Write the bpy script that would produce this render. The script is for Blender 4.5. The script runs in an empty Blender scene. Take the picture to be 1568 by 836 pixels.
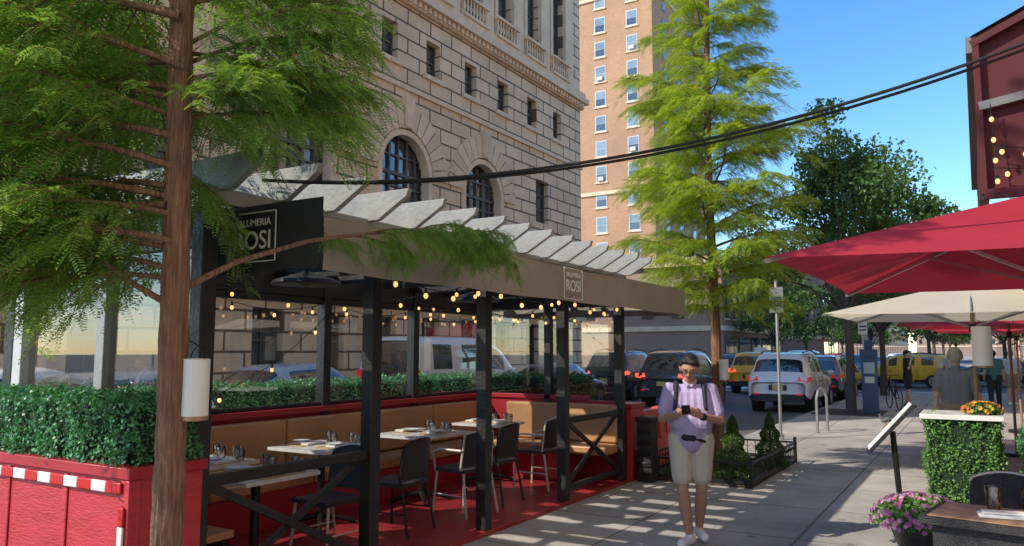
import bpy, math, random
import numpy as np
from mathutils import Vector, Matrix, Euler
R=random.Random(7); NR=np.random.default_rng(5)
rad=math.radians
scene=bpy.context.scene
# ------------------------------------------------------------ materials
def nd(nt,t,**k):
    n=nt.nodes.new(t)
    for a,b in k.items():
        if hasattr(n,a): setattr(n,a,b)
    return n
def mat(name,col,rough=.6,metal=0,var=0.,vs=4.,bump=0.,bs=60.,spec=.5,coat=0,emit=None,es=0,island=0.,transl=0.,stretch=None):
    m=bpy.data.materials.new(name); m.use_nodes=True; nt=m.node_tree; L=nt.links
    p=nt.nodes['Principled BSDF']; out=nt.nodes['Material Output']
    p.inputs['Base Color'].default_value=(*col,1); p.inputs['Roughness'].default_value=rough
    p.inputs['Metallic'].default_value=metal; p.inputs['Specular IOR Level'].default_value=spec
    p.inputs['Coat Weight'].default_value=coat
    if emit: p.inputs['Emission Color'].default_value=(*emit,1); p.inputs['Emission Strength'].default_value=es
    tc=nd(nt,'ShaderNodeTexCoord'); vec=tc.outputs['Object']
    if stretch:
        mp=nd(nt,'ShaderNodeMapping'); mp.inputs['Scale'].default_value=stretch; L.new(vec,mp.inputs[0]); vec=mp.outputs[0]
    colout=None
    if var>0 or island>0:
        hs=nd(nt,'ShaderNodeHueSaturation'); hs.inputs['Color'].default_value=(*col,1)
        add=nd(nt,'ShaderNodeMath',operation='ADD'); add.inputs[0].default_value=1-var/2-island/2
        if var>0:
            nz=nd(nt,'ShaderNodeTexNoise'); nz.inputs['Scale'].default_value=vs; nz.inputs['Detail'].default_value=6; nz.inputs['Roughness'].default_value=.65
            L.new(vec,nz.inputs['Vector'])
            mr=nd(nt,'ShaderNodeMapRange'); mr.inputs[1].default_value=.3; mr.inputs[2].default_value=.7; mr.inputs[3].default_value=0; mr.inputs[4].default_value=var
            L.new(nz.outputs[0],mr.inputs[0]); L.new(mr.outputs[0],add.inputs[1])
        else: add.inputs[1].default_value=0
        last=add
        if island>0:
            g=nd(nt,'ShaderNodeNewGeometry'); ml=nd(nt,'ShaderNodeMath',operation='MULTIPLY_ADD')
            L.new(g.outputs['Random Per Island'],ml.inputs[0]); ml.inputs[1].default_value=island; L.new(add.outputs[0],ml.inputs[2]); last=ml
        L.new(last.outputs[0],hs.inputs['Value']); L.new(hs.outputs[0],p.inputs['Base Color']); colout=hs.outputs[0]
        if var>0 and rough>.15:
            r2=nd(nt,'ShaderNodeMapRange'); r2.inputs[1].default_value=.3;r2.inputs[2].default_value=.7;r2.inputs[3].default_value=max(.02,rough-.1);r2.inputs[4].default_value=min(1,rough+.1)
            L.new(nz.outputs[0],r2.inputs[0]); L.new(r2.outputs[0],p.inputs['Roughness'])
    if bump>0:
        nb=nd(nt,'ShaderNodeTexNoise'); nb.inputs['Scale'].default_value=bs; nb.inputs['Detail'].default_value=5
        L.new(vec,nb.inputs['Vector']); b=nd(nt,'ShaderNodeBump'); b.inputs['Strength'].default_value=bump; b.inputs['Distance'].default_value=.02
        L.new(nb.outputs[0],b.inputs['Height']); L.new(b.outputs[0],p.inputs['Normal'])
    if transl>0:
        tr=nd(nt,'ShaderNodeBsdfTranslucent'); mx=nd(nt,'ShaderNodeMixShader'); mx.inputs[0].default_value=transl
        tr.inputs[0].default_value=(*[min(1,c*1.4) for c in col],1)
        if colout and island>0:
            gm=nd(nt,'ShaderNodeMixRGB',blend_type='MULTIPLY'); gm.inputs[0].default_value=1; gm.inputs[2].default_value=(1.9,1.6,.8,1); L.new(colout,gm.inputs[1]); L.new(gm.outputs[0],tr.inputs[0])
        L.new(p.outputs[0],mx.inputs[1]); L.new(tr.outputs[0],mx.inputs[2]); L.new(mx.outputs[0],out.inputs[0])
    return m
def brickmat(name,c1,c2,cm,bw,bh,mortar,bump,off=.5,axes='YZ',rough=.8,var=.35,vs=.6,mdist=.03,smooth=.3,spots=0):
    m=bpy.data.materials.new(name); m.use_nodes=True; nt=m.node_tree; L=nt.links; p=nt.nodes['Principled BSDF']
    tc=nd(nt,'ShaderNodeTexCoord'); sp=nd(nt,'ShaderNodeSeparateXYZ'); cb=nd(nt,'ShaderNodeCombineXYZ'); L.new(tc.outputs['Object'],sp.inputs[0])
    if axes=='BOX':
        ad=nd(nt,'ShaderNodeMath',operation='ADD'); L.new(sp.outputs['X'],ad.inputs[0]); L.new(sp.outputs['Y'],ad.inputs[1]); L.new(ad.outputs[0],cb.inputs[0]); L.new(sp.outputs['Z'],cb.inputs[1])
    else:
        L.new(sp.outputs[axes[0]],cb.inputs[0]); L.new(sp.outputs[axes[1]],cb.inputs[1])
    br=nd(nt,'ShaderNodeTexBrick'); br.offset=off; br.inputs['Scale'].default_value=1
    br.inputs['Color1'].default_value=(*c1,1); br.inputs['Color2'].default_value=(*c2,1); br.inputs['Mortar'].default_value=(*cm,1)
    br.inputs['Mortar Size'].default_value=mortar; br.inputs['Mortar Smooth'].default_value=smooth; br.inputs['Brick Width'].default_value=bw; br.inputs['Row Height'].default_value=bh
    L.new(cb.outputs[0],br.inputs['Vector'])
    nz=nd(nt,'ShaderNodeTexNoise'); nz.inputs['Scale'].default_value=vs; nz.inputs['Detail'].default_value=8; nz.inputs['Roughness'].default_value=.7; L.new(tc.outputs['Object'],nz.inputs['Vector'])
    mr=nd(nt,'ShaderNodeMapRange'); mr.inputs[1].default_value=.3; mr.inputs[2].default_value=.7; mr.inputs[3].default_value=1-var/2; mr.inputs[4].default_value=1+var/2; L.new(nz.outputs[0],mr.inputs[0])
    val=mr.outputs[0]
    if spots:
        vo=nd(nt,'ShaderNodeTexVoronoi'); vo.inputs['Scale'].default_value=spots; L.new(tc.outputs['Object'],vo.inputs['Vector'])
        m3=nd(nt,'ShaderNodeMapRange'); m3.inputs[1].default_value=.10; m3.inputs[2].default_value=.14; m3.inputs[3].default_value=.6; m3.inputs[4].default_value=1; L.new(vo.outputs['Distance'],m3.inputs[0])
        mm=nd(nt,'ShaderNodeMath',operation='MULTIPLY'); L.new(val,mm.inputs[0]); L.new(m3.outputs[0],mm.inputs[1]); val=mm.outputs[0]
    hs=nd(nt,'ShaderNodeHueSaturation'); L.new(br.outputs['Color'],hs.inputs['Color']); L.new(val,hs.inputs['Value']); L.new(hs.outputs[0],p.inputs['Base Color'])
    p.inputs['Roughness'].default_value=rough
    n2=nd(nt,'ShaderNodeTexNoise'); n2.inputs['Scale'].default_value=12; n2.inputs['Detail'].default_value=6; L.new(tc.outputs['Object'],n2.inputs['Vector'])
    h=nd(nt,'ShaderNodeMath',operation='MULTIPLY_ADD'); L.new(br.outputs['Fac'],h.inputs[0]); h.inputs[1].default_value=-1
    n3=nd(nt,'ShaderNodeMath',operation='MULTIPLY'); L.new(n2.outputs[0],n3.inputs[0]); n3.inputs[1].default_value=.25; L.new(n3.outputs[0],h.inputs[2])
    b=nd(nt,'ShaderNodeBump'); b.inputs['Strength'].default_value=bump; b.inputs['Distance'].default_value=mdist; L.new(h.outputs[0],b.inputs['Height']); L.new(b.outputs[0],p.inputs['Normal'])
    return m
def glassmat(name,tint=(.9,.95,.93),mixf=.12,rough=.01):
    m=bpy.data.materials.new(name); m.use_nodes=True; nt=m.node_tree; L=nt.links; nt.nodes.remove(nt.nodes['Principled BSDF'])
    t=nd(nt,'ShaderNodeBsdfTransparent'); t.inputs[0].default_value=(*tint,1); g=nd(nt,'ShaderNodeBsdfGlossy'); g.inputs['Roughness'].default_value=rough
    f=nd(nt,'ShaderNodeFresnel'); f.inputs[0].default_value=1.5; a=nd(nt,'ShaderNodeMath',operation='ADD'); a.inputs[1].default_value=mixf-.04; L.new(f.outputs[0],a.inputs[0])
    mx=nd(nt,'ShaderNodeMixShader'); L.new(a.outputs[0],mx.inputs[0]); L.new(t.outputs[0],mx.inputs[1]); L.new(g.outputs[0],mx.inputs[2]); L.new(mx.outputs[0],nt.nodes['Material Output'].inputs[0])
    return m
LIME=brickmat('limestone_blocks',(.84,.62,.41),(.71,.52,.34),(.17,.115,.075),1.35,.56,.036,1.,mdist=.07,var=.32)
LIME2=mat('limestone_smooth',(.80,.60,.40),.8,var=.25,vs=1.5,bump=.3,bs=12)
LIME3=mat('limestone_voussoir',(.78,.575,.385),.8,var=.25,vs=1.2,bump=.4,bs=10,island=.22)
CREAMST=mat('cream_bounce_stone',(.80,.62,.42),.8,var=.15,vs=.5,bump=.2,bs=8)
BRICK=brickmat('orange_brick',(.54,.29,.15),(.43,.225,.12),(.42,.30,.21),.24,.08,.012,.3,axes='XZ',var=.3,vs=.25)
BRICK2=brickmat('brown_brick',(.42,.26,.19),(.34,.21,.15),(.3,.24,.2),.24,.08,.012,.3,axes='BOX',var=.3,vs=.3)
CONC=brickmat('sidewalk_concrete',(.42,.395,.36),(.35,.33,.305),(.12,.115,.11),1.5,1.5,.012,.4,off=0,axes='XY',var=.55,vs=.9,mdist=.01,rough=.85,spots=2.3)
ASPH=mat('asphalt',(.12,.118,.115),.85,var=.5,vs=.8,bump=.4,bs=90)
KERB=mat('granite_kerb',(.36,.35,.34),.8,var=.3,vs=6,bump=.3)
PAINT=mat('road_paint',(.7,.7,.68),.6,var=.3,vs=8)
WGLASS=mat('window_glass_dark',(.05,.065,.075),.05,spec=1.,var=.6,vs=.4,coat=1)
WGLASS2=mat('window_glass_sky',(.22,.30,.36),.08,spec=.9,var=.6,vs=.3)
WFRAME=mat('window_frame_bronze',(.10,.09,.08),.5)
WHITEF=mat('window_frame_white',(.6,.6,.58),.5)
RED=mat('red_painted_wood',(.50,.035,.05),.42,var=.3,vs=3,bump=.3,bs=14,stretch=(1.5,1.5,6))
REDD=mat('red_painted_trim',(.40,.02,.035),.45,var=.25,vs=4)
REDF=mat('red_painted_floor',(.32,.025,.03),.38,var=.6,vs=2.5,bump=.2,bs=15)
BLK=mat('black_painted_wood',(.022,.023,.025),.45,var=.4,vs=5,bump=.3,bs=30)
BLKM=mat('black_metal',(.02,.02,.02),.4,metal=.3)
GREYW=mat('grey_painted_wood',(.30,.31,.30),.6,var=.3,vs=5,bump=.3,bs=25)
GREYD=mat('dim_grey_metal',(.16,.16,.165),.6,var=.3,vs=5)
GREYL=mat('light_grey_wood',(.55,.56,.55),.6,var=.25,vs=5)
CANV=mat('taupe_canvas',(.32,.28,.235),.8,var=.22,vs=2.5,bump=.3,bs=6)
CANVSH=mat('shaded_canvas',(.03,.032,.035),.75,var=.2,vs=3)  # near-end valance: tree shade put into the canvas colour
TAN=mat('tan_leather',(.50,.27,.125),.45,var=.25,vs=4,bump=.3,bs=12)
WOODB=mat('brown_wood',(.36,.21,.11),.5,var=.35,vs=8,stretch=(1,6,1))
MARB=mat('marble_top',(.78,.77,.74),.25,var=.2,vs=7)
KRAFT=mat('kraft_paper_mat',(.60,.38,.17),.8,var=.1)
CLOTHW=mat('white_napkin',(.82,.82,.8),.8,bump=.3,bs=40)
WICK=mat('woven_black',(.045,.045,.05),.5,var=.6,vs=60,bump=1.,bs=120)
CREAM=mat('chair_metal_pale',(.6,.57,.5),.4,metal=.1)
STEEL=mat('galvanised_steel',(.42,.43,.44),.4,metal=.7,var=.2)
WHITEP=mat('white_enamel',(.78,.78,.78),.4,var=.08)
COPPER=mat('copper_band',(.5,.25,.15),.35,metal=.6)
DRINKG=glassmat('drinking_glass',(.85,.88,.88),.22)
PANE=glassmat('pane_glass',(.93,.96,.95),.18)
HEDGE=mat('boxwood_leaf',(.08,.26,.11),.45,var=.5,vs=9,island=.9,transl=.2)
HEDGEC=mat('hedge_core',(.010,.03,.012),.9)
HEDGE2=mat('bright_boxwood_leaf',(.13,.29,.07),.45,var=.5,vs=9,island=.9,transl=.25)
NEED=mat('redwood_needles',(.18,.34,.075),.5,var=.6,vs=2.5,island=.4,transl=.45)
NEED2=mat('redwood_needles_sunlit',(.29,.43,.065),.5,var=.6,vs=2.0,island=.4,transl=.45)  # second redwood: bright sunlight put into the needle colour
LEAFD=mat('dark_leaf',(.075,.17,.05),.5,var=.6,vs=1.0,island=.8,transl=.35)
LEAFM=mat('mid_leaf',(.09,.18,.045),.5,var=.6,vs=1.0,island=.8,transl=.35)
BARK=mat('redwood_bark',(.25,.135,.085),.95,var=1.1,vs=7,bump=1.,bs=12,stretch=(9,9,.8))
BARKD=mat('dark_bark',(.10,.08,.065),.9,var=.6,vs=8,bump=1.,bs=20,stretch=(3,3,.6))
SOIL=mat('soil',(.08,.055,.04),.95,var=.5,vs=12,bump=1,bs=30)
UMR=mat('red_canvas',(.42,.018,.04),.75,var=.15,vs=2,bump=.2,bs=5,transl=.22)
UMC=mat('cream_canvas',(.72,.64,.52),.75,var=.1,vs=2,transl=.35)
AWR=mat('dark_red_canvas',(.085,.008,.014),.75,var=.4,vs=2)
BULB=mat('bulb_lit',(1,.6,.25),.3,emit=(1,.48,.15),es=1.6)
RUBBER=mat('tyre_rubber',(.02,.02,.02),.8); RIM=mat('alloy_rim',(.45,.46,.47),.3,metal=.9)
CGLASS=mat('car_glass',(.02,.026,.03),.03,spec=1.,coat=1)
CBLACK=mat('black_plastic_trim',(.025,.025,.026),.55)
TAILR=mat('tail_lamp',(.5,.012,.012),.15,coat=1,emit=(1,.03,.02),es=.3); HEADL=mat('head_lamp',(.6,.62,.65),.1,coat=1)
BRAKE=mat('brake_lamp_lit',(.8,.02,.01),.2,emit=(1,.06,.03),es=3)
TAPER=mat('red_reflective_tape',(.55,.02,.02),.35)
PLATE=mat('licence_plate',(.7,.5,.12),.5)
def paint(n,c,metal=.0): return mat('car_paint_'+n,c,.25,metal=metal,coat=1,var=.06,vs=2)
BARR=mat('orange_red_plastic',(.6,.06,.03),.45,var=.2)
GREENS=mat('green_sign',(.01,.16,.10),.5); SIGNT=mat('sign_text_white',(.8,.8,.77),.6)
BLUE=mat('kiosk_blue',(.02,.05,.12),.4)

# ------------------------------------------------------------ mesh builder
class MB:
    def __init__(s): s.v=[];s.f=[];s.m=[];s.mats=[]
    def mi(s,m):
        if m not in s.mats: s.mats.append(m)
        return s.mats.index(m)
    def add(s,vs,fs,m):
        o=len(s.v); k=s.mi(m); s.v+= [tuple(p) for p in vs]
        for f in fs: s.f.append([i+o for i in f]); s.m.append(k)
    def box(s,a,b,m):
        x0,y0,z0=[min(a[i],b[i]) for i in range(3)]; x1,y1,z1=[max(a[i],b[i]) for i in range(3)]
        s.add([(x0,y0,z0),(x1,y0,z0),(x1,y1,z0),(x0,y1,z0),(x0,y0,z1),(x1,y0,z1),(x1,y1,z1),(x0,y1,z1)],
              [(0,3,2,1),(4,5,6,7),(0,1,5,4),(1,2,6,5),(2,3,7,6),(3,0,4,7)],m)
    def cb(s,c,d,m): s.box([c[i]-d[i]/2 for i in range(3)],[c[i]+d[i]/2 for i in range(3)],m)
    def beam(s,p0,p1,w,h,m,up=(0,0,1)):
        p0=Vector(p0);p1=Vector(p1);d=(p1-p0).normalized();u=Vector(up)
        if abs(d.dot(u))>.99*u.length:u=Vector((0,1,0))
        r=d.cross(u).normalized();u=r.cross(d)
        vs=[]
        for p in(p0,p1):
            for a,b in((-1,-1),(1,-1),(1,1),(-1,1)): vs.append(p+r*a*w/2+u*b*h/2)
        s.add(vs,[(3,2,1,0),(4,5,6,7),(0,1,5,4),(1,2,6,5),(2,3,7,6),(3,0,4,7)],m)
    def tube(s,pts,rs,m,n=8,cap=True,ridge=0):
        pts=[Vector(p) for p in pts]
        if not hasattr(rs,'__len__'): rs=[rs]*len(pts)
        vs=[];fs=[];pu=None
        for i,p in enumerate(pts):
            d=(pts[min(i+1,len(pts)-1)]-pts[max(i-1,0)]).normalized()
            if pu is None: pu=Vector((0,0,1)) if abs(d.z)<.9 else Vector((0,1,0))
            r=d.cross(pu).normalized(); pu=r.cross(d)
            for k in range(n):
                a=2*math.pi*k/n; q=1
                if ridge: q=1+ridge*(abs(math.sin(a*5.5+1.3*math.sin(i*.17)))*.7+.5*math.sin(a*13+2*math.sin(i*.31+a))+.3*math.sin(a*29+i*.9))
                vs.append(p+(r*math.cos(a)+pu*math.sin(a))*rs[i]*q)
        for i in range(len(pts)-1):
            for k in range(n):
                k2=(k+1)%n; fs.append((i*n+k,(i+1)*n+k,(i+1)*n+k2,i*n+k2))
        if cap: fs.append(tuple(range(n))); fs.append(tuple(reversed([(len(pts)-1)*n+k for k in range(n)])))
        s.add(vs,fs,m)
    def cyl(s,p0,p1,r,m,n=12,r1=None): s.tube([p0,p1],[r,r if r1 is None else r1],m,n)
    def ell(s,c,r,m,n=10,k=6,M=None):
        if not hasattr(r,'__len__'): r=(r,r,r)
        vs=[];fs=[]
        for i in range(1,k):
            t=math.pi*i/k
            for j in range(n):
                a=2*math.pi*j/n; vs.append(Vector((r[0]*math.sin(t)*math.cos(a),r[1]*math.sin(t)*math.sin(a),r[2]*math.cos(t))))
        vs+= [Vector((0,0,r[2])),Vector((0,0,-r[2]))]; T=len(vs)-2
        for i in range(k-2):
            for j in range(n): fs.append((i*n+j,(i+1)*n+j,(i+1)*n+(j+1)%n,i*n+(j+1)%n))
        for j in range(n): fs.append((T,j,(j+1)%n)); fs.append((T+1,(k-2)*n+(j+1)%n,(k-2)*n+j))
        if M: vs=[M@v for v in vs]
        c=Vector(c); s.add([v+c for v in vs],fs,m)
    def extr(s,poly,vec,m):
        n=len(poly); vec=Vector(vec); P=[Vector(p) for p in poly]
        s.add(P+[p+vec for p in P],[tuple(reversed(range(n))),tuple(range(n,2*n))]+[(i,(i+1)%n,n+(i+1)%n,n+i) for i in range(n)],m)
    def lathe(s,c,prof,m,n=14):
        vs=[];fs=[]
        for r,z in prof:
            for j in range(n):
                a=2*math.pi*j/n; vs.append((c[0]+r*math.cos(a),c[1]+r*math.sin(a),c[2]+z))
        for i in range(len(prof)-1):
            for j in range(n): fs.append((i*n+j,i*n+(j+1)%n,(i+1)*n+(j+1)%n,(i+1)*n+j))
        s.add(vs,fs,m)
    def build(s,name,loc=(0,0,0),rz=0,bevel=0,parent=None,smooth=True,sub=0,ang=35):
        me=bpy.data.meshes.new(name); me.from_pydata(s.v,[],s.f)
        for m in s.mats: me.materials.append(m)
        me.polygons.foreach_set('material_index',s.m)
        if smooth:
            me.polygons.foreach_set('use_smooth',[True]*len(s.f)); me.set_sharp_from_angle(angle=rad(ang))
        me.update(); o=bpy.data.objects.new(name,me); scene.collection.objects.link(o)
        o.location=loc; o.rotation_euler=(0,0,rz)
        if bevel: b=o.modifiers.new('bevel','BEVEL'); b.width=bevel; b.segments=2; b.limit_method='ANGLE'; b.angle_limit=rad(40)
        if sub: b=o.modifiers.new('sub','SUBSURF'); b.levels=sub; b.render_levels=sub
        if parent: o.parent=parent
        return o
def inst(me,name,loc,sc=1,parent=None,rot=(0,0,0)):
    o=bpy.data.objects.new(name,me); scene.collection.objects.link(o); o.location=loc
    o.rotation_euler=rot; o.scale=(sc,sc,sc) if not hasattr(sc,'__len__') else sc
    if parent:o.parent=parent
    return o
def npmesh(name,V,F,mats,mi=None):
    me=bpy.data.meshes.new(name); V=np.asarray(V,dtype=np.float32); F=np.asarray(F,dtype=np.int32)
    me.vertices.add(len(V)); me.vertices.foreach_set('co',V.ravel()); me.loops.add(F.size); me.loops.foreach_set('vertex_index',F.ravel())
    me.polygons.add(len(F)); me.polygons.foreach_set('loop_start',np.arange(len(F),dtype=np.int32)*F.shape[1])
    for m in mats: me.materials.append(m)
    if mi is not None: me.polygons.foreach_set('material_index',np.asarray(mi,dtype=np.int32))
    me.update(calc_edges=True); me.validate(); return me
def obj(name,me,parent=None,loc=(0,0,0)):
    o=bpy.data.objects.new(name,me); scene.collection.objects.link(o); o.location=loc
    if parent:o.parent=parent
    return o
def leafquads(P,size,nrm=None,aspect=.6):
    n=len(P); d=NR.normal(size=(n,3)); d/=np.linalg.norm(d,axis=1)[:,None]; e=NR.normal(size=(n,3))
    if nrm is not None: nn=nrm+NR.normal(size=(n,3))*.55; e=np.cross(nn,d)
    else: e=np.cross(d,e)
    e/=np.linalg.norm(e,axis=1)[:,None]+1e-9
    L=(size*(.7+.6*NR.random(n)))[:,None]; d=d*L; e=e*L*aspect*.5
    V=np.stack([P-d*.5,P+e,P+d*.5,P-e],1).reshape(-1,3); F=np.arange(4*n).reshape(-1,4)
    return V,F
# ------------------------------------------------------------ ground, roads
g=MB(); g.add([(-400,-300,-.145),(400,-300,-.145),(400,700,-.145),(-400,700,-.145)],[(0,1,2,3)],ASPH); g.build('ground',smooth=False)
g=MB(); g.add([(-13,-60,-.135),(-4.1,-60,-.135),(-4.1,400,-.135),(-13,400,-.135)],[(0,1,2,3)],ASPH); g.build('road',smooth=False)
g=MB()
for y in range(12,36,6): g.box((-10.15,y,-.134),(-10.03,y+3,-.128),PAINT)
for k in range(8): g.box((-12.6+k*1.05,38,-.134),(-12.0+k*1.05,41,-.128),PAINT)
g.box((-12.8,36.4,-.134),(-4.3,36.8,-.128),PAINT)
g.build('road_marking',smooth=False)
def slab(name,x0,x1,y0,y1):
    s=MB(); s.box((x0,y0,-.4),(x1,y1,0),CONC); s.build(name,smooth=False)
slab('sidewalk',-4.0,30,-40,37); slab('sidewalk',-60,-13.15,-40,37)
slab('sidewalk',-4.0,30,58,300); slab('sidewalk',-90,-13.15,58,300)
k=MB(); k.box((-4.17,-40,-.4),(-4.0,37,-.002),KERB); k.box((-13.15,-40,-.4),(-12.99,37,-.002),KERB); k.box((-4.17,58,-.4),(-4.0,300,-.002),KERB); k.build('kerb',bevel=.02)

# ------------------------------------------------------------ bank building
FX=-17.
w=MB(); w.box((FX-.6,2,-.2),(FX,35,30),LIME); wall=w.build('wall',smooth=False)
c=MB()
def arcpoly(y,z0,zs,r,x,n=20):
    P=[(x,y-r,z0),(x,y+r,z0)]
    for i in range(n+1):
        a=math.pi*i/n; P.append((x,y+r*math.cos(a),zs+r*math.sin(a)))
    return P
arches=[5.9,10.9,15.9,20.9,25.9]; wy=[32.45-2.5*i for i in range(12)]
for y in arches: c.extr(arcpoly(y,4.0,8.0,1.4,FX-.48),(1,0,0),LIME2)
for y in wy:
    c.box((FX-.38,y-.42,11.9),(FX+.5,y+.42,13.25),LIME2)
    c.box((FX-.4,y-.62,15.3),(FX+.5,y+.62,20.6),LIME2)
    c.box((FX-.4,y-.62,22.2),(FX+.5,y+.62,26.6),LIME2)
    c.box((FX-.38,y-.55,1.1),(FX+.5,y+.55,2.9),LIME2)
c.box((FX-.38,30.3,7.6),(FX+.5,31.5,9.6),LIME2)
cut=c.build('cut',smooth=False)
bm=wall.modifiers.new('b','BOOLEAN'); bm.operation='DIFFERENCE'; bm.object=cut; bm.solver='EXACT'
dg=bpy.context.evaluated_depsgraph_get(); me=bpy.data.meshes.new_from_object(wall.evaluated_get(dg)); wall.modifiers.clear(); wall.data=me
bpy.data.objects.remove(cut)
b=MB(); b.box((-45,2.02,-.2),(FX-.5,34.98,29.9),LIME); bank=b.build('bank_building',smooth=False); wall.parent=bank
t=MB()
for y in arches:
    n=15
    for i in range(n):
        a0=math.pi*i/n+.012; a1=math.pi*(i+1)/n-.012; ro=2.45+(.25 if i==7 else 0)
        P=[(FX-.01,y+r*math.cos(a),8+r*math.sin(a)) for r,a in((1.55,a0),(ro,a0),(ro,(a0+a1)/2),(ro,a1),(1.55,a1),(1.55,(a0+a1)/2))]
        t.extr(P,(.10+(.12 if i==7 else 0),0,0),LIME3)
    n=24; P=[]
    for i in range(n):
        a0=math.pi*i/n;a1=math.pi*(i+1)/n
        P=[(FX-.3,y+r*math.cos(a),8+r*math.sin(a)) for r,a in((1.3,a0),(1.5,a0),(1.5,a1),(1.3,a1))]; t.extr(P,(.36,0,0),LIME2)
    for s in(-1,1): t.box((FX-.3,y+s*1.3,4.0),(FX+.06,y+s*1.5,8.0),LIME2)
    t.box((FX-.3,y-1.6,3.75),(FX+.25,y+1.6,4.0),LIME2)
    t.extr(arcpoly(y,4.0,8.0,1.39,FX-.44),(.03,0,0),WGLASS)
    for yy in(-.95,-.48,0,.48,.95):
        h=math.sqrt(1.39**2-yy*yy); wd=.06 if abs(yy)!=.48 else .11
        t.box((FX-.42,y+yy-wd/2,4.0),(FX-.33,y+yy+wd/2,8+h),WFRAME)
    for z in(4.7,5.4,6.1,6.8,7.5,8.0,8.6): t.box((FX-.42,y-1.38 if z<=8 else y-1.25,z-.03-(.06 if z in(6.8,8.)else 0)),(FX-.335,y+1.38 if z<=8 else y+1.25,z+.03),WFRAME)
def sash(y,z0,z1,hw,dx,cols,rows):
    t.box((FX-dx,y-hw,z0),(FX-dx+.04,y+hw,z1),WGLASS)
    for s in(-1,1): t.box((FX-dx+.041,y+s*hw,z0),(FX-dx+.12,y+s*(hw-.08),z1),WFRAME)
    for i in range(rows+1):
        z=z0+(z1-z0)*i/rows; t.box((FX-dx+.042,y-hw,z-.035),(FX-dx+.10,y+hw,z+.035),WFRAME)
    for i in range(1,cols): t.box((FX-dx+.043,y-hw+2*hw*i/cols-.025,z0),(FX-dx+.09,y-hw+2*hw*i/cols+.025,z1),WFRAME)
for y in wy:
    sash(y,11.9,13.25,.42,.36,2,2); sash(y,15.3,20.6,.62,.38,2,5); sash(y,22.2,26.6,.62,.38,2,4); sash(y,1.1,2.9,.55,.36,2,2)
    t.box((FX-.1,y-.62,11.72),(FX+.12,y+.62,11.89),LIME2)
    for s in(-1,1): t.box((FX-.02,y+s*.66,15.0),(FX+.16,y+s*.86,21),LIME2)
    t.box((FX-.02,y-.95,20.7),(FX+.3,y+.95,21.0),LIME2)
    t.box((FX-.02,y-.9,15.75),(FX+.34,y+.9,15.87),LIME2); t.box((FX-.02,y-.9,14.95),(FX+.34,y+.9,15.08),LIME2)
    for i in range(8):
        yy=y-.78+i*.223; t.lathe((FX+.22,yy,15.08),[(.045,0),(.03,.1),(.07,.3),(.035,.5),(.05,.67)],LIME2,8)
    t.box((FX-.02,y+.93,14.95),(FX+.12,y+1.57,28),LIME2)
sash(30.9,7.6,9.6,.6,.36,2,3)
for z0,z1,d in((14.1,14.35,.18),(14.35,14.6,.42),(14.6,14.95,.25),(10.95,11.12,.1),(3.2,3.5,.18),(-.2,.9,.2),(28.2,28.6,.4),(28.6,29.1,1.2),(29.1,30.4,.5)):
    t.box((FX-.03,1.9,z0),(FX+d,35.02+d*.5,z1),LIME2)
for i in range(110): t.box((FX+.17,2+i*.3,14.14),(FX+.30,2.15+i*.3,14.34),LIME2)
for i in range(26):
    a=R.random()*6.3; rr=R.random()**.5
    t.ell((FX+.05,18.3+1.05*rr*math.cos(a),11.9+.95*rr*math.sin(a)),(.16,.12+R.random()*.2,.12+R.random()*.22),LIME2,8,5)
t.build('stone_trim',parent=bank)

# brick apartment building
b=MB(); x0,x1,y0,y1,H=-66,-30.5,82,104,66
b.box((x0,y0,-.2),(x1,y1,H),BRICK)
for cx in range(9):
    x=-33.0-cx*4.1
    for r in range(21):
        z=31.7-3.05*10+3.05*r
        if z<2: continue
        b.box((x-.7,y0-.05,z-1.0),(x+.7,y0+.1,z+.95),WHITEF)
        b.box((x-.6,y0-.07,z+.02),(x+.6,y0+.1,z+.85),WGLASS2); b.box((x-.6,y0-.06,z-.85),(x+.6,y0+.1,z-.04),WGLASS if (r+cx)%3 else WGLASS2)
        b.box((x-.85,y0-.14,z-1.15),(x+.85,y0,z-1.0),LIME2)
        if (r*7+cx*3)%4==0: b.box((x-.35,y0-.35,z-.85),(x+.35,y0,z-.4),WHITEF)
for z in(8,20,44): b.box((x0-.2,y0-.2,z),(x1+.2,y1,z+.4),LIME2)
for r in range(20):
    for yy in(86,91,96,101): b.box((x1,yy-.6,3+r*3.05),(x1+.06,yy+.6,4.9+r*3.05),WGLASS)
b.build('brick_apartment_building')
def rowb(name,x0,x1,y0,y1,H,m,side):
    q=MB(); q.box((x0,y0,-.2),(x1,y1,H),m); fx=x1 if side>0 else x0
    n=int((y1-y0)/2.4)
    for i in range(n):
        y=y0+1.2+(y1-y0-2.4)*i/max(1,n-1)
        for f in range(int((H-4)/3.2)):
            z=4.3+f*3.2
            q.box((fx-.08,y-.5,z),(fx+.08,y+.5,z+1.8),WFRAME); q.box((fx-.1,y-.42,z+.07),(fx+.1,y+.42,z+1.73),WGLASS); q.box((fx-.14,y-.6,z-.15),(fx+.14,y+.6,z),LIME2)
    for x in np.arange(x0+1.5,x1-1,2.6):
        for f in range(int((H-4)/3.2)):
            z=4.3+f*3.2; q.box((x-.5,y0-.06,z),(x+.5,y0+.05,z+1.8),WFRAME); q.box((x-.42,y0-.08,z+.07),(x+.42,y0+.05,z+1.73),WGLASS)
    q.box((x0-.4,y0-.4,H-.5),(x1+.4,y1+.4,H+.2),LIME2); q.box((x0-.2,y0-.15,3.3),(x1+.2,y1+.15,3.7),LIME2)
    for i in range(int((y1-y0)/4)):
        y=y0+.5+i*4; q.box((fx-.1,y,.3),(fx+.1,y+3.2,2.9),WGLASS)
    q.build(name)
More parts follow.
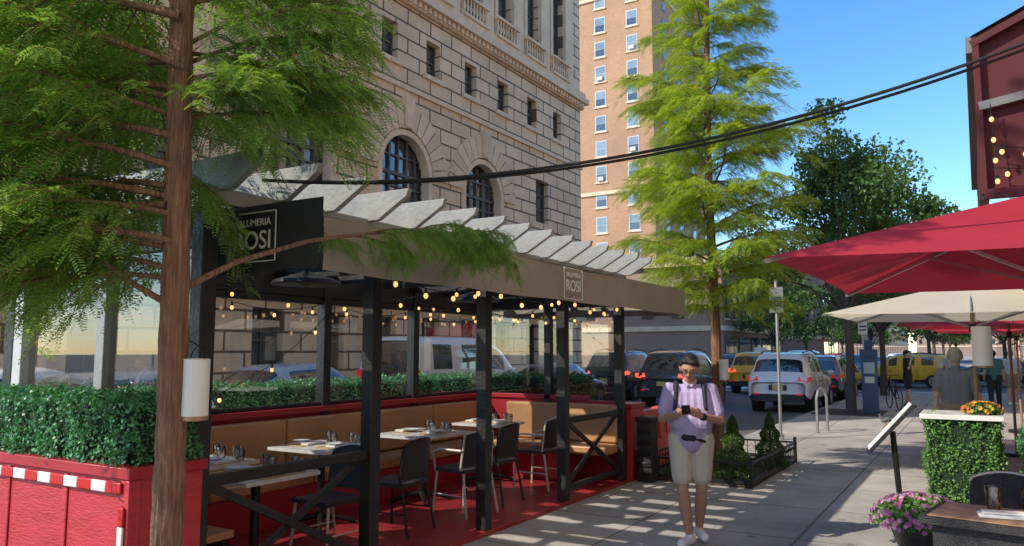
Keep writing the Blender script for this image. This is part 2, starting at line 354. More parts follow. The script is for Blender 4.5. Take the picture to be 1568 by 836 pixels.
rowb('restaurant_building',2.9,16,-40,36,21,CREAMST,-1)  # mostly unseen; height, length and pale stone chosen to bounce sun onto the bank
N_='brownstone_row_house'
rowb(N_,3.5,16,60,92,18,BRICK2,-1); rowb(N_,3.2,16,93,125,15,LIME2,-1); rowb(N_,3.4,16,126,200,17,BRICK2,-1)
rowb(N_,-29.9,-17,60,80,9,BRICK2,1); rowb(N_,-29,-17,105,150,13,BRICK2,1); rowb(N_,-29,-16.5,151,240,16,LIME2,1); rowb(N_,-20,14,330,350,22,BRICK2,1)

# ------------------------------------------------------------ dining shed
XF,XB=-4.05,-6.3; PF=[3.05,4.6,6.2,7.83,9.45]; PBk=[3.1,4.75,6.35,7.95,9.55]
s=MB()
s.box((-6.95,2.98,-.14),(-3.98,9.62,.04),REDF)
for y in PF: s.box((XF-.055,y-.055,.04),(XF+.055,y+.055,2.62),BLK)
for y in PBk: s.box((XB-.06,y-.055,.04),(XB+.06,y+.055,2.62),BLK)
s.box((-5.21,9.5,.04),(-5.11,9.6,2.62),BLK)
s.box((-5.17,3.05,1.0),(-5.07,3.14,2.62),GREYW)
s.box((-6.22,3.04,1.0),(-6.10,3.15,2.62),GREYL)
s.box((XF-.04,3.0,2.42),(XF+.04,9.6,2.60),BLK); s.box((XB-.041,3.02,2.30),(XB+.041,9.63,2.58),BLK)
s.box((XB,9.51,2.3),(XF,9.59,2.57),BLK); s.box((XB,3.06,2.35),(XF,3.12,2.57),BLK)
s.box((XF-.03,3.0,2.62),(XF+.05,9.6,2.72),GREYW); s.box((XB-.05,3.0,2.62),(XB+.05,9.6,2.72),GREYW)
for i in range(15):
    y=3.12+i*.457+R.uniform(-.012,.012)
    P=[(-3.60,y-.024,2.92),(-3.62,y-.024,2.86),(-3.90,y-.024,2.70),(-6.65,y-.024,2.70),(-6.9,y-.024,2.86),(-6.92,y-.024,2.92)]
    s.extr(P,(0,.048,0),GREYW)
for x in(-4.75,-5.45): s.box((x-.03,3.05,2.60),(x+.03,9.55,2.695),BLK)
for i in range(9):
    y=3.4+i*.74; s.box((XB+.05,y-.02,2.44),(XF-.05,y+.02,2.56),BLK)
s.box((XB-.06,3.15,1.04),(XB+.09,9.5,1.10),REDD); s.box((XB-.03,3.1,.04),(XB+.03,9.5,1.04),REDD); s.box((XB,9.5,1.04),(XF-.5,9.62,1.10),REDD); s.box((XB,9.53,.04),(XF-.06,9.58,1.04),REDD)
for a,b2 in zip(PBk[:-1],PBk[1:]):
    s.box((XB-.02,a+.056,1.10),(XB+.02,b2-.056,1.14),BLK); s.box((XB-.02,a+.056,2.22),(XB+.02,b2-.056,2.30),BLK)
def xrail(y0,y1):
    s.box((XF-.03,y0+.055,.88),(XF+.03,y1-.055,.95),BLK); s.box((XF-.025,y0+.055,.14),(XF+.025,y1-.055,.2),BLK)
    s.beam((XF+.012,y0+.06,.90),(XF+.012,y1-.06,.17),.055,.03,BLK,up=(1,0,0)); s.beam((XF-.022,y0+.06,.17),(XF-.022,y1-.06,.90),.055,.03,BLK,up=(1,0,0))
xrail(PF[0],PF[1]); xrail(PF[3],PF[4])
s.box((XB+.04,3.2,.04),(XB+.52,9.45,.38),REDD); s.box((XB+.05,9.0,.04),(-4.6,9.48,.38),REDD)
shed=s.build('outdoor_dining_shed',bevel=.006)
c=MB()
for i in range(5):
    y0=3.22+i*1.25
    c.box((XB+.04,y0,.385),(XB+.56,y0+1.235,.50),TAN); c.box((XB+.05,y0,.51),(XB+.15,y0+1.235,1.0),TAN)
for i in range(2): c.box((-5.75+i*.85,9.0,.385),(-4.92+i*.85,9.48,.50),TAN); c.box((-5.75+i*.85,9.37,.51),(-4.92+i*.85,9.46,1.0),TAN)
c.build('bench_upholstery',parent=shed,bevel=.025)
p=MB()
for a,b2 in zip(PBk[:-1],PBk[1:]): p.add([(XB,a,1.14),(XB,b2,1.14),(XB,b2,2.24),(XB,a,2.24)],[(0,1,2,3)],PANE)
p.add([(XB,9.55,1.1),(XF,9.55,1.1),(XF,9.55,2.3),(XB,9.55,2.3)],[(0,1,2,3)],PANE)
p.add([(XB,3.1,1.0),(XF,3.1,1.0),(XF,3.1,2.36),(XB,3.1,2.36)],[(0,1,2,3)],PANE)
p.build('glass_panes',parent=shed,smooth=False)
v=MB()
XV=-3.3
def cloth(P0,P1,z0,z1,nrm,m,n=80):
    vs=[];fs=[]
    for i in range(n+1):
        f=i/n; x=P0[0]+(P1[0]-P0[0])*f; y=P0[1]+(P1[1]-P0[1])*f
        for j in range(5):
            g=j/4; off=.012*math.sin(f*n*.27+j*.6+2*math.sin(f*14))*(1-g)+.014*math.sin(f*9); dz=-.012*(1-g)*abs(math.sin(f*math.pi*4.3))
            vs.append((x+nrm[0]*off,y+nrm[1]*off,z0+(z1-z0)*g+dz))
    for i in range(n):
        for j in range(4): fs.append((i*5+j,(i+1)*5+j,(i+1)*5+j+1,i*5+j+1))
    v.add(vs,fs,m)
cloth((XV,3.3),(XV,9.9),2.18,2.50,(1,0),CANV); cloth((-6.6,3.3),(XV,3.3),2.20,2.62,(0,-1),CANVSH); cloth((XV,9.9),(-6.6,9.9),2.18,2.5,(0,1),CANV)
v.add([(XV,3.3,2.502),(XV,9.9,2.502),(XF,9.9,2.615),(XF,3.3,2.615)],[(0,1,2,3)],CANV)
v.tube([(XV-.03,3.3,2.49),(XV-.03,9.9,2.49)],.018,BLKM); v.tube([(XV-.035,3.3,2.2),(XV-.035,9.9,2.2)],.012,BLKM)
for y in PF+[9.85,3.35]: v.beam((XF,min(max(y,3.35),9.85),2.5),(XV-.03,min(max(y,3.35),9.85),2.48),.02,.02,BLKM)
v.build('awning_valance',parent=shed)
def text(body,size,loc,rot,m,parent,name='lettering'):
    cu=bpy.data.curves.new(name,'FONT'); cu.body=body; cu.size=size; cu.extrude=.001; cu.offset=size*.008; cu.align_x='CENTER'; cu.align_y='CENTER'
    o=bpy.data.objects.new(name,cu); scene.collection.objects.link(o); o.location=loc; o.rotation_euler=rot; cu.materials.append(m); o.parent=parent; return o
def logo(loc,rot,sc):
    M=Matrix.LocRotScale(Vector(loc),Euler(rot),None)
    def L(x,y): return tuple(M@Vector((x*sc,y*sc,0)))
    text('SALUMERIA',.049*sc,L(0,.064),rot,SIGNT,shed); text('ROSI',.125*sc,L(0,-.025),rot,SIGNT,shed)
    q=MB()
    for a,b2 in(((-.16,.115),(.16,.115)),((.16,.115),(.16,-.125)),((.16,-.125),(-.16,-.125)),((-.16,-.125),(-.16,.115))): q.beam(L(*a),L(*b2),.006,.006,SIGNT)
    for i,mm in enumerate((GREENS,SIGNT,TAPER)): q.beam(L(-.05+i*.033,-.105),L(-.018+i*.033,-.105),.012,.004,mm)
    q.build('logo_frame',parent=shed)
logo((XV+.032,6.55,2.342),(rad(90),0,rad(90)),1.2)
logo((-3.88,3.3-.035,2.42),(rad(90),0,0),1.3)
# string lights
sl=MB()
def lights(p0,p1,sag,n,drop=.04,r=.019):
    p0=Vector(p0);p1=Vector(p1); pts=[]
    for i in range(n*2+1):
        f=i/(n*2); q=p0.lerp(p1,f); q.z-=sag*4*f*(1-f); pts.append(q)
    sl.tube(pts,.004,BLKM,5)
    for i in range(1,n*2,2):
        q=pts[i]; sl.cyl(q,q-Vector((0,0,drop)),.011,BLKM,6); sl.ell(q-Vector((0,0,drop+r)),(r*.9,r*.9,r*1.15),BULB,8,6)
for a,b2 in zip(PF[1:-1],PF[2:]): lights((XF+.06,a,2.36),(XF+.06,b2,2.36),.14,4,r=.022)
for a,b2 in zip(PBk[1:-1],PBk[2:]): lights((XB+.08,a,2.25),(XB+.08,b2,2.25),.12,3)
for a,b2 in((6.2,4.75),(7.83,9.5),(6.2,7.95),(9.3,7.95)): lights((XF,a,2.38),(XB,b2,2.38),.22,5)
lights((XF,9.5,2.3),(XB,9.5,2.3),.15,5)
lights((XB+.1,6.4,2.2),(XB+.6,4.2,1.25),.15,3)
sl.build('string_lights')
for (x,y) in((-5.3,5.1),(-5.3,7.9)):
    h=MB(); h.lathe((x,y,2.32),[(.02,.12),(.06,.10),(.30,.03),(.32,0),(.30,-.01),(.1,.0),(.02,-.02)],BLKM,20); h.cyl((x,y,2.42),(x,y,2.56),.02,BLKM); h.build('ceiling_heater')

# planters and hedges
def planter(a,b2,bev=.008):
    q=MB(); q.box(a,b2,RED); x0,y0,z0=a; x1,y1,z1=b2
    q.box((x0-.02,y0-.02,z1-.05),(x1+.02,y1+.02,z1+.012),REDD)
    if x1-x0>1:
        for i in range(1,int((x1-x0)/.6)): q.box((x0+i*.62-.02,y0-.012,z0+.02),(x0+i*.62+.02,y0,z1-.06),RED)
    q.box((x1-.06,y0-.013,z0),(x1+.012,y0+.06,z1-.052),RED)
    return q
XE=-3.88
q=planter((-6.95,2.52,-.003),(XE,2.97,1.07))
n=22
for i in range(n):
    xx=-6.9+i*(2.98/n); q.box((xx,2.49,.945),(xx+2.98/n,2.5045,1.005),TAPER if i%2 else WHITEP)
for i in range(8): q.box((XE-.05,2.488,.08+i*.1),(XE-.005,2.5035,.18+i*.1),TAPER if i%2 else WHITEP)
q.build('red_planter_box',bevel=.006)
planter((-6.95,2.99,-.13),(-6.38,9.6,.99)).build('red_planter_box',bevel=.006)
planter((-6.95,9.64,-.13),(-3.98,10.1,.99)).build('red_planter_box',bevel=.006)
def hedge(name,a,b2,m,dens=3000,size=.028):
    a=np.array(a);b2=np.array(b2); P=[];N=[]
    d=b2-a
    for ax,sgn in((0,-1),(0,1),(1,-1),(1,1),(2,1)):
        o=[i for i in range(3) if i!=ax]; area=d[o[0]]*d[o[1]]; n=int(area*dens)
        p=a+d*NR.random((n,3)); p[:,ax]=(b2 if sgn>0 else a)[ax]
        nn=np.zeros((n,3)); nn[:,ax]=sgn
        amp=.02*np.sin(p[:,0]*17+p[:,2]*11)+.02*np.sin(p[:,1]*15+p[:,2]*13)+.012*np.sin(p[:,0]*43+p[:,1]*37)+NR.normal(size=n)*.017
        p+=nn*amp[:,None]; P.append(p);N.append(nn)
    V,F=leafquads(np.concatenate(P),size,np.concatenate(N),.75)
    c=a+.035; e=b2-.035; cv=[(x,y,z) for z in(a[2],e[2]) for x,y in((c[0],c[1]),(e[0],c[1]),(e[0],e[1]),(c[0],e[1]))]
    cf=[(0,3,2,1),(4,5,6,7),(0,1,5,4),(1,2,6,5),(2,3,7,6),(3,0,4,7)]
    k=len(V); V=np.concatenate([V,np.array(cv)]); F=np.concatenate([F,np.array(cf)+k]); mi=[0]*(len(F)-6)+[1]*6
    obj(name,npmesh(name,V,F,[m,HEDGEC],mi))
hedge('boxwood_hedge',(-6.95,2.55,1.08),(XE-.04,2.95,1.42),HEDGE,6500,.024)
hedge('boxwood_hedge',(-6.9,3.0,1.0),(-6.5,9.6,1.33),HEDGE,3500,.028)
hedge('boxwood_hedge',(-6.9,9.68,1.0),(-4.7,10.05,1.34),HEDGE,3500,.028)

def table(x,y,lx=.7,ly=.7,z=.75,seed=0):
    rr=random.Random(seed+int(y*10)); t=MB()
    t.box((-lx/2,-ly/2,z-.03),(lx/2,ly/2,z),MARB)
    t.cyl((0,0,.06),(0,0,z-.03),.035,BLKM)
    for a in range(4):
        c_,s_=math.cos(a*math.pi/2+.78),math.sin(a*math.pi/2+.78); t.tube([(0,0,.1),(c_*.2,s_*.2,.06),(c_*.34,s_*.34,.015)],[.03,.025,.018],BLKM,6)
    t.box((-.15,-.15,z-.05),(.15,.15,z-.031),BLKM)
    for sx in(-1,1):
        t.box((sx*lx*.27-.13,-.19,z+.001),(sx*lx*.27+.13,.19,z+.005),KRAFT)
        a=rr.uniform(-.06,.06); t.box((sx*lx*.27-.06+a,-.10,z+.006),(sx*lx*.27+.06+a,.12,z+.024),CLOTHW)
        t.lathe((sx*lx*.27-a,-.02,z+.0245),[(.0,0),(.07,.0),(.095,.014),(.09,.012),(.0,.004)],WHITEP,18)
        gx,gy=sx*.13+rr.uniform(-.03,.03),.24+rr.uniform(-.05,.03)
        t.lathe((gx,gy,z+.002),[(0,0),(.03,.0),(.036,.11),(.033,.11),(.028,.012),(0,.012)],DRINKG,14)
        t.lathe((gx+.09,gy-.03,z+.002),[(0,0),(.03,.0),(.038,.02),(.040,.10),(.037,.1),(.034,.02),(0,.012)],DRINKG,14)
    return t.build('dining_table',(x,y,.04),bevel=.003)
for i,(x,y,lx,ly) in enumerate([(-4.68,4.05,.62,.7),(-5.5,5.55,.75,.7),(-5.4,7.0,.75,.85),(-5.45,8.45,.7,.65),(-5.55,4.25,.6,.65)]): table(x,y,lx,ly,seed=i)
def chair(x,y,rz,arms=False,legs=BLKM,name='bistro_chair',z0=.04):
    c=MB()
    c.box((-.22,-.21,.43),(.22,.22,.465),WICK)
    n=10; vs=[];fs=[]
    for j in range(6):
        z=.50+.36*j/5; wv=.225-.03*max(0,(j-3)/2)**2
        for i in range(n+1):
            f=i/n*2-1; yy=-.25-.05*(z-.5)/.36+.07*f*f; zz=z+(.0 if j<5 else -.04*f*f)
            vs.append((wv*f,yy,zz))
    for j in range(5):
        for i in range(n):
            fs.append((j*(n+1)+i,j*(n+1)+i+1,(j+1)*(n+1)+i+1,(j+1)*(n+1)+i))
    o=len(vs); vs2=[(a,b+.022,c_) for a,b,c_ in vs]
    c.add(vs+vs2,fs+[tuple(reversed([k+o for k in f])) for f in fs]+[(5*(n+1)+i,5*(n+1)+i+1,o+5*(n+1)+i+1,o+5*(n+1)+i) for i in range(n)]+[(i+1,i,o+i,o+i+1) for i in range(n)],WICK)
    rim=[(-.225,-.18,.46),(-.225,-.18,.5)]+[(.225*(k/8*2-1)*.93,-.30+.07*(k/8*2-1)**2+.01,.86-.04*(k/8*2-1)**2) for k in range(9)]+[(.225,-.18,.5),(.225,-.18,.46)]
    c.tube(rim,.012,legs,6)
    for sx in(-1,1):
        c.tube([(sx*.2,.19,.44),(sx*.225,.22,0.0)],.013,legs,6); c.tube([(sx*.2,-.19,.44),(sx*.23,-.27,0.0)],.013,legs,6)
        c.tube([(sx*.213,.2,.2),(sx*.216,-.23,.2)],.008,legs,5)
        if arms: c.tube([(sx*.215,.2,.44),(sx*.25,.2,.62),(sx*.25,.1,.66),(sx*.24,-.2,.66)],.013,legs,6)
    c.build(name,(x,y,z0),rz)
chair(-4.72,8.45,rad(90),True,CREAM); chair(-4.66,6.75,rad(80),True,CREAM); chair(-4.72,5.75,rad(95),False,BLKM); chair(-4.65,4.8,rad(175),False,CREAM); chair(-4.72,7.4,rad(92),False,BLKM)
q=MB(); q.box((-.22,-.2,.42),(.22,.2,.47),TAN)
for a in(-1,1):
    for b2 in(-1,1): q.cyl((a*.19,b2*.17,0),(a*.17,b2*.15,.42),.014,BLKM,8)
q.build('stool',(-4.55,3.38,.04),bevel=.015)

# ------------------------------------------------------------ redwood trees
def branchmesh(seed,needmat,wd=.0048):
    rr=random.Random(seed); b=MB()
    ax=lambda s_: Vector((s_,.06*math.sin(s_*4+seed),.20*s_-.26*s_*s_))
    b.tube([ax(i/10) for i in range(11)],[.012*(1-i/11)+.003 for i in range(11)],BARK,5)
    Vs=[]; nt_=28
    for i in range(nt_):
        s_=.14+.86*i/(nt_-1); side=1 if i%2 else -1; p0=ax(s_)
        L=(.34*(1-s_)**.7+.13)*rr.uniform(.65,1.2)*(.55+.9*min(1,s_*2))
        ang=side*rr.uniform(.65,1.15)*(1-.45*s_); dirv=Vector((math.cos(ang),math.sin(ang),rr.uniform(-.15,.45))); dr=rr.uniform(.45,1.0)
        tw=[p0+dirv*L*t-Vector((0,0,L*dr*t*t)) for t in(0,.25,.5,.75,1)]
        b.tube(tw,[.004,.0035,.003,.002,.001],BARK,3,cap=False)
        nf=max(4,int(L/.025))
        for k in range(nf):
            t=.08+.92*k/nf; pp=p0+dirv*L*t-Vector((0,0,L*dr*t*t))
            sd=1 if k%2 else -1; a2=ang+sd*rr.uniform(.4,1.0)
            fd=Vector((math.cos(a2),math.sin(a2),rr.uniform(-1.1,.3))).normalized(); fl=rr.uniform(.07,.13)
            Vs.append((pp,fd,fl))
    P=np.array([list(a) for a,_,_ in Vs]);D=np.array([list(a) for _,a,_ in Vs]);Ln=np.array([a for *_,a in Vs])
    n=len(P); up=np.array([0,0,1.])+NR.normal(size=(n,3))*.3; S=np.cross(D,up); S/=np.linalg.norm(S,axis=1)[:,None]; U=np.cross(S,D)
    quads=[]; K=9
    for k in range(K):
        t=(k+.5)/K; base=P+D*(Ln*t)[:,None]-np.array([0,0,1.])*(Ln*.5*t*t)[:,None]
        for sd in(-1,1):
            ll=.027*math.sin(math.pi*(.14+.78*t))+.005; dv=(S*sd*.85+D*.5-U*.12+NR.normal(size=(n,3))*.08); dv/=np.linalg.norm(dv,axis=1)[:,None]
            wv=np.cross(dv,U); wv/=np.linalg.norm(wv,axis=1)[:,None]; wv=wv*wd
            e=base+dv*ll; m_=base+dv*ll*.5
            quads.append(np.stack([base,m_+wv,e,m_-wv],1))
    Q=np.concatenate(quads).reshape(-1,3); F=np.arange(len(Q)).reshape(-1,4)
    tri=[f for f in b.f if len(f)==4]; k=len(Q)
    V=np.concatenate([Q,np.array(b.v)]); F2=np.concatenate([F,np.array(tri)+k]); mi=[0]*len(F)+[1]*len(tri)
    return npmesh('spray',V,F2,[needmat,BARK],mi)
SPR=[branchmesh(i,NEED) for i in range(4)]; SPR2=[branchmesh(i+10,NEED2) for i in range(4)]
def redwood(name,x,y,H,r0,spr,branches,lean=(0,0),seg=90):
    t=MB(); pts=[];rs=[]
    for i in range(seg):
        f=(i/(seg-1))**1.4; pts.append((x+lean[0]*f*H+.02*math.sin(f*9),y+lean[1]*f*H+.02*math.cos(f*7),-.02+H*f)); rs.append((r0*(1-f)**.8+.006+r0*.5*max(0,1-f*H*2.2)**2)*(1+.03*math.sin(i*1.3)))
    t.tube(pts,rs,BARK,56,ridge=.09)
    tr=t.build(name,ang=70)
    for (z,az,L,tilt) in branches:
        f=z/H; px=x+lean[0]*f*H; py=y+lean[1]*f*H
        inst(R.choice(spr),'branch',(px,py,z),sc=(L,L*R.uniform(.8,1.05),max(L,.5)),parent=tr,rot=(R.uniform(-.2,.2),-tilt,az))
    return tr
AZR=math.atan2(.5165,.8563)
br=[]
for z,a,L,ti in [(2.86,0.05,.84,.0),(2.40,2.9,1.35,-.05),(2.22,3.5,1.25,.0),(2.75,3.1,1.45,.05),(2.95,2.7,1.3,.1),(3.05,.25,.88,.1),(3.25,-.2,.84,.15),(3.35,3.3,1.5,.1),(2.1,2.7,1.1,.1),
    (2.6,1.9,1.1,0),(2.9,1.5,.9,.1),(3.15,2.3,1.3,.1),(2.95,.5,.84,.12),(3.45,.4,.86,.15),(2.35,3.9,1.05,.0),(2.85,4.0,.95,.1),(2.95,-.6,.65,.05),(3.2,.9,.86,.1),(3.6,2.9,1.4,.15),(3.65,0,.86,.15),(3.7,3.6,1.2,.15),(2.2,3.15,1.15,.0),(2.05,3.3,.95,-.05),(2.6,3.45,1.35,.1),(3.1,3.6,1.3,.1),
    (2.98,-.15,.76,.08),(3.15,.1,.86,.2),(3.0,3.0,1.5,.15),(2.5,2.6,1.3,.05),(3.4,2.6,1.4,.1),(2.45,3.2,1.5,.05)]:
    br.append((z,AZR+a,L,ti))
for i in range(46):
    z=3.75+i*.11; L=max(.3,1.25*(1-(z-3.7)/5.6)); az=i*2.4
    if math.cos(az-AZR)>.3 and z<4.6: L*=.75
    br.append((z,az,L*R.uniform(.85,1.1),.2))
t1=redwood('dawn_redwood_tree',-3.35,2.35,9.2,.066,SPR,br,seg=160)
lb=MB(); Pb=[Vector((-3.35,2.35,1.98)),Vector((-3.26,2.65,2.16)),Vector((-3.17,3.05,2.31)),Vector((-3.10,3.5,2.41)),Vector((-3.05,3.95,2.47)),Vector((-3.0,4.25,2.47))]
lb.tube(Pb,[.018,.015,.012,.009,.007,.004],BARK,8)
lb.build('long_branch',parent=t1)
for i,(f,a,L) in enumerate([(2.3,2.0,.36),(2.7,1.0,.38),(3.0,.7,.4),(3.3,2.0,.36),(3.6,1.2,.4),(4.0,.6,.42),(4.3,2.1,.4),(4.6,1.5,.45),(4.9,1.0,.5),(4.9,2.0,.45),(4.7,.3,.42),(3.8,.2,.38),(4.95,1.5,.46),(4.4,.9,.48)]):
    k=int(f); p=Pb[k].lerp(Pb[min(5,k+1)],f-k); inst(SPR[i%4],'branch',p,sc=(L*.95,L*.95,L*1.25),parent=t1,rot=(R.uniform(-.2,.2),R.uniform(-.1,.3),a))
lb=MB(); lb.tube([(-3.36,2.33,1.93),(-3.5,2.25,2.02),(-3.72,2.12,2.2),(-3.95,2.0,2.3)],[.018,.014,.011,.007],BARK,8); lb.build('limb',parent=t1)
for p_,a,L in(((-3.72,2.12,2.2),3.6,.7),((-3.85,2.05,2.25),3.0,.8),((-3.9,2.0,2.3),4.2,.6)): inst(SPR[1],'branch',p_,sc=L,parent=t1,rot=(0,-.1,a))
br=[]
for i in range(105):
    z=2.25+i*.06; rr_=np.interp(z,[2.2,2.8,3.6,5,6.5,8.6],[.9,1.2,1.4,1.15,.8,.2]); br.append((z,i*2.39996+R.uniform(-.3,.3),rr_*R.uniform(.65,1.15),R.uniform(.1,.45)))
redwood('dawn_redwood_tree',-3.25,11.05,8.8,.075,SPR2,br)
redwood('dawn_redwood_tree',-3.3,-6.2,9,.08,SPR,[(2.8+i*.13,i*2.4,max(.3,1.3*(1-(i*.13)/6)),.2) for i in range(44)],seg=30)  # unseen tree behind the camera, added to cast shade on the sidewalk

def broadleaf(name,x,y,H,rad_,zb,m,n=14000,size=.1,seed=1,trunk=.13,bark=BARKD):
    rr=random.Random(seed); t=MB()
    t.tube([(x,y,-.02),(x+.03,y,zb*.5),(x,y+.04,zb)],[trunk*1.25,trunk*.9,trunk*.8],bark,12)
    C=[]
    for i in range(13):
        a=i*2.4+rr.random(); zc=zb+(H-zb)*(.12+.8*((i+.5)/13)); rl=rad_*math.sin(math.pi*min(.93,max(.22,((zc-zb)/(H-zb))*.8+.2)))*rr.uniform(.55,1.0)
        e=Vector((x+rl*math.cos(a),y+rl*math.sin(a),zc)); mid=Vector((x+rl*.4*math.cos(a),y+rl*.4*math.sin(a),zb+(zc-zb)*.55))
        t.tube([(x,y,zb*.92),mid,e],[trunk*.5,trunk*.25,.012],bark,7)
        for j in range(5):
            f=rr.uniform(.5,1.1); q=mid.lerp(e,f)+Vector((rr.gauss(0,.3),rr.gauss(0,.3),rr.gauss(0,.25)))*rad_*.5; C.append((q,rr.uniform(.14,.34)*rad_))
            t.tube([mid.lerp(e,f*.7),q],[.02,.006],bark,4)
    P=[]
    for q,r_ in C:
        k=n//len(C); d=NR.normal(size=(k,3)); d/=np.linalg.norm(d,axis=1)[:,None]; d*= (r_*(.3+.95*NR.random(k)**.8))[:,None]; d[:,2]*=.7
        P.append(np.array(q)+d)
    V,F=leafquads(np.concatenate(P),size,None,.65)
    tr=t.build(name); obj('foliage',npmesh('foliage',V,F,[m]),parent=tr)
broadleaf('street_tree',-3.1,23.3,8.3,2.8,2.9,LEAFD,24000,.125,3,.12)
broadleaf('street_tree',-3.2,33,7.8,2.7,2.6,LEAFD,12000,.17,4,.12)
for i,(x,y,H) in enumerate([(-3,62,8),(-3.2,74,9),(-3,88,9),(1.6,66,6.5),(-14,64,8),(-14.5,80,9),(-14,100,9),(-3,110,10),(-14,130,10),(-3,140,10)]):
    broadleaf('street_tree',x,y,H,3.0,2.6,LEAFM,5000,.25,10+i,.14)
q=MB(); q.box((-3.95,9.9,-.05),(-2.5,12.6,.035),SOIL)
for a,b2 in(((-3.95,9.9),(-2.5,9.9)),((-2.5,9.9),(-2.5,12.6)),((-2.5,12.6),(-3.95,12.6)),((-3.95,12.6),(-3.95,9.9))):
    a=Vector((*a,0));b3=Vector((*b2,0))
    for z,hh in((.30,.03),(.07,.05)): q.beam(a+Vector((0,0,z)),b3+Vector((0,0,z)),.02,hh,BLKM)
    n=int((b3-a).length/.115)
    for i in range(n+1):
        p=a.lerp(b3,i/n); q.cyl(p,p+Vector((0,0,.30)),.007,BLKM,5)
        if i<n:
            p2=a.lerp(b3,(i+.5)/n); d=(b3-a).normalized()*.045
            q.tube([p2-d+Vector((0,0,.19)),p2+Vector((0,0,.25)),p2+d+Vector((0,0,.19))],.005,BLKM,4)
    q.box((a.x-.022,a.y-.022,0),(a.x+.022,a.y+.022,.38),BLKM)
q.build('tree_guard_fence')
def shrub(x,y,h,r):
    n=10000; z=NR.random(n)**1.2; rr_=r*(1-z)**.75*(.55+.5*NR.random(n)**.5)*(1+.18*np.sin(z*23)); a=NR.random(n)*6.283
    P=np.stack([x+rr_*np.cos(a),y+rr_*np.sin(a),.04+z*h],1); V,F=leafquads(P,.032,None,.35)
    t=MB(); t.cyl((x,y,0),(x,y,h*.9),.015,BARKD,6); o=t.build('conifer_shrub'); obj('foliage',npmesh('foliage',V,F,[LEAFM]),parent=o)
shrub(-2.84,10.35,.82,.25); shrub(-2.68,11.75,.76,.24); shrub(-3.5,10.4,.5,.25)
q=MB(); q.box((-4.0,1.4,.002),(-2.6,2.4,.012),SOIL); q.build('tree_pit')
q=MB(); q.box((-4.0,22.3,.002),(-2.3,24.5,.02),SOIL); q.build('tree_pit')
P=np.stack([NR.uniform(-3.9,2.5,420),NR.uniform(5,22,420),np.full(420,.006)],1); V,F=leafquads(P,.03,None,.4); V[:,2]=.004+np.abs(V[:,2]-.006)*.25
obj('fallen_leaves',npmesh('fallen_leaves',V,F,[mat('dry_leaf',(.28,.17,.06),.8,island=.6)]))

# ------------------------------------------------------------ cars
SUV=[(-2.25,.42,.80,.84,.78,.66),(-2.22,.32,.96,1.00,.87,.70),(-2.17,.28,1.02,1.07,.90,.70),(-1.90,.27,1.05,1.55,.91,.62),(-1.76,.27,1.05,1.63,.915,.65),(-1.5,.27,1.05,1.66,.92,.66),(-.78,.27,1.04,1.69,.92,.68),(-.66,.27,1.03,1.69,.92,.68),(.10,.27,1.02,1.67,.92,.67),(.22,.27,1.01,1.66,.92,.67),(.62,.27,1.0,1.58,.92,.65),(1.32,.27,.99,1.06,.91,.70),(1.9,.28,.92,.97,.89,.66),(2.16,.32,.80,.85,.84,.6),(2.25,.42,.60,.63,.72,.5)]
SUVW=[(5,6),(7,8),(9,10)]
SED=[(-2.35,.42,.78,.82,.76,.62),(-2.3,.32,.90,.95,.85,.68),(-2.2,.28,.94,1.0,.88,.70),(-1.72,.25,.95,1.02,.90,.70),(-1.0,.25,.95,1.38,.91,.58),(-.82,.25,.94,1.41,.91,.60),(-.70,.25,.94,1.43,.91,.61),(0,.25,.93,1.46,.91,.62),(.1,.25,.93,1.46,.91,.62),(.2,.25,.92,1.45,.91,.62),(.5,.25,.92,1.38,.91,.60),(1.2,.25,.90,.97,.9,.7),(1.9,.28,.82,.88,.88,.66),(2.2,.32,.72,.77,.82,.6),(2.3,.42,.55,.6,.72,.5)]
SEDW=[(5,7),(8,10)]
VAN=[(-2.72,.45,1.1,1.2,.86,.78),(-2.70,.34,1.25,1.9,.96,.86),(-2.66,.30,1.27,2.10,.98,.86),(-2.5,.3,1.28,2.18,.99,.87),(-2.3,.3,1.28,2.19,.99,.87),(-1.25,.3,1.28,2.2,.99,.87),(-1.1,.3,1.28,2.2,.99,.87),(-.1,.3,1.28,2.2,.99,.87),(.05,.3,1.27,2.2,.99,.87),(.2,.3,1.27,2.18,.99,.86),(1.1,.3,1.22,1.98,.98,.82),(1.75,.3,1.15,1.28,.97,.8),(2.35,.32,1.05,1.15,.95,.78),(2.62,.36,.85,.92,.9,.7),(2.7,.42,.6,.65,.8,.6)]
VANW=[(4,5),(6,7),(9,10)]
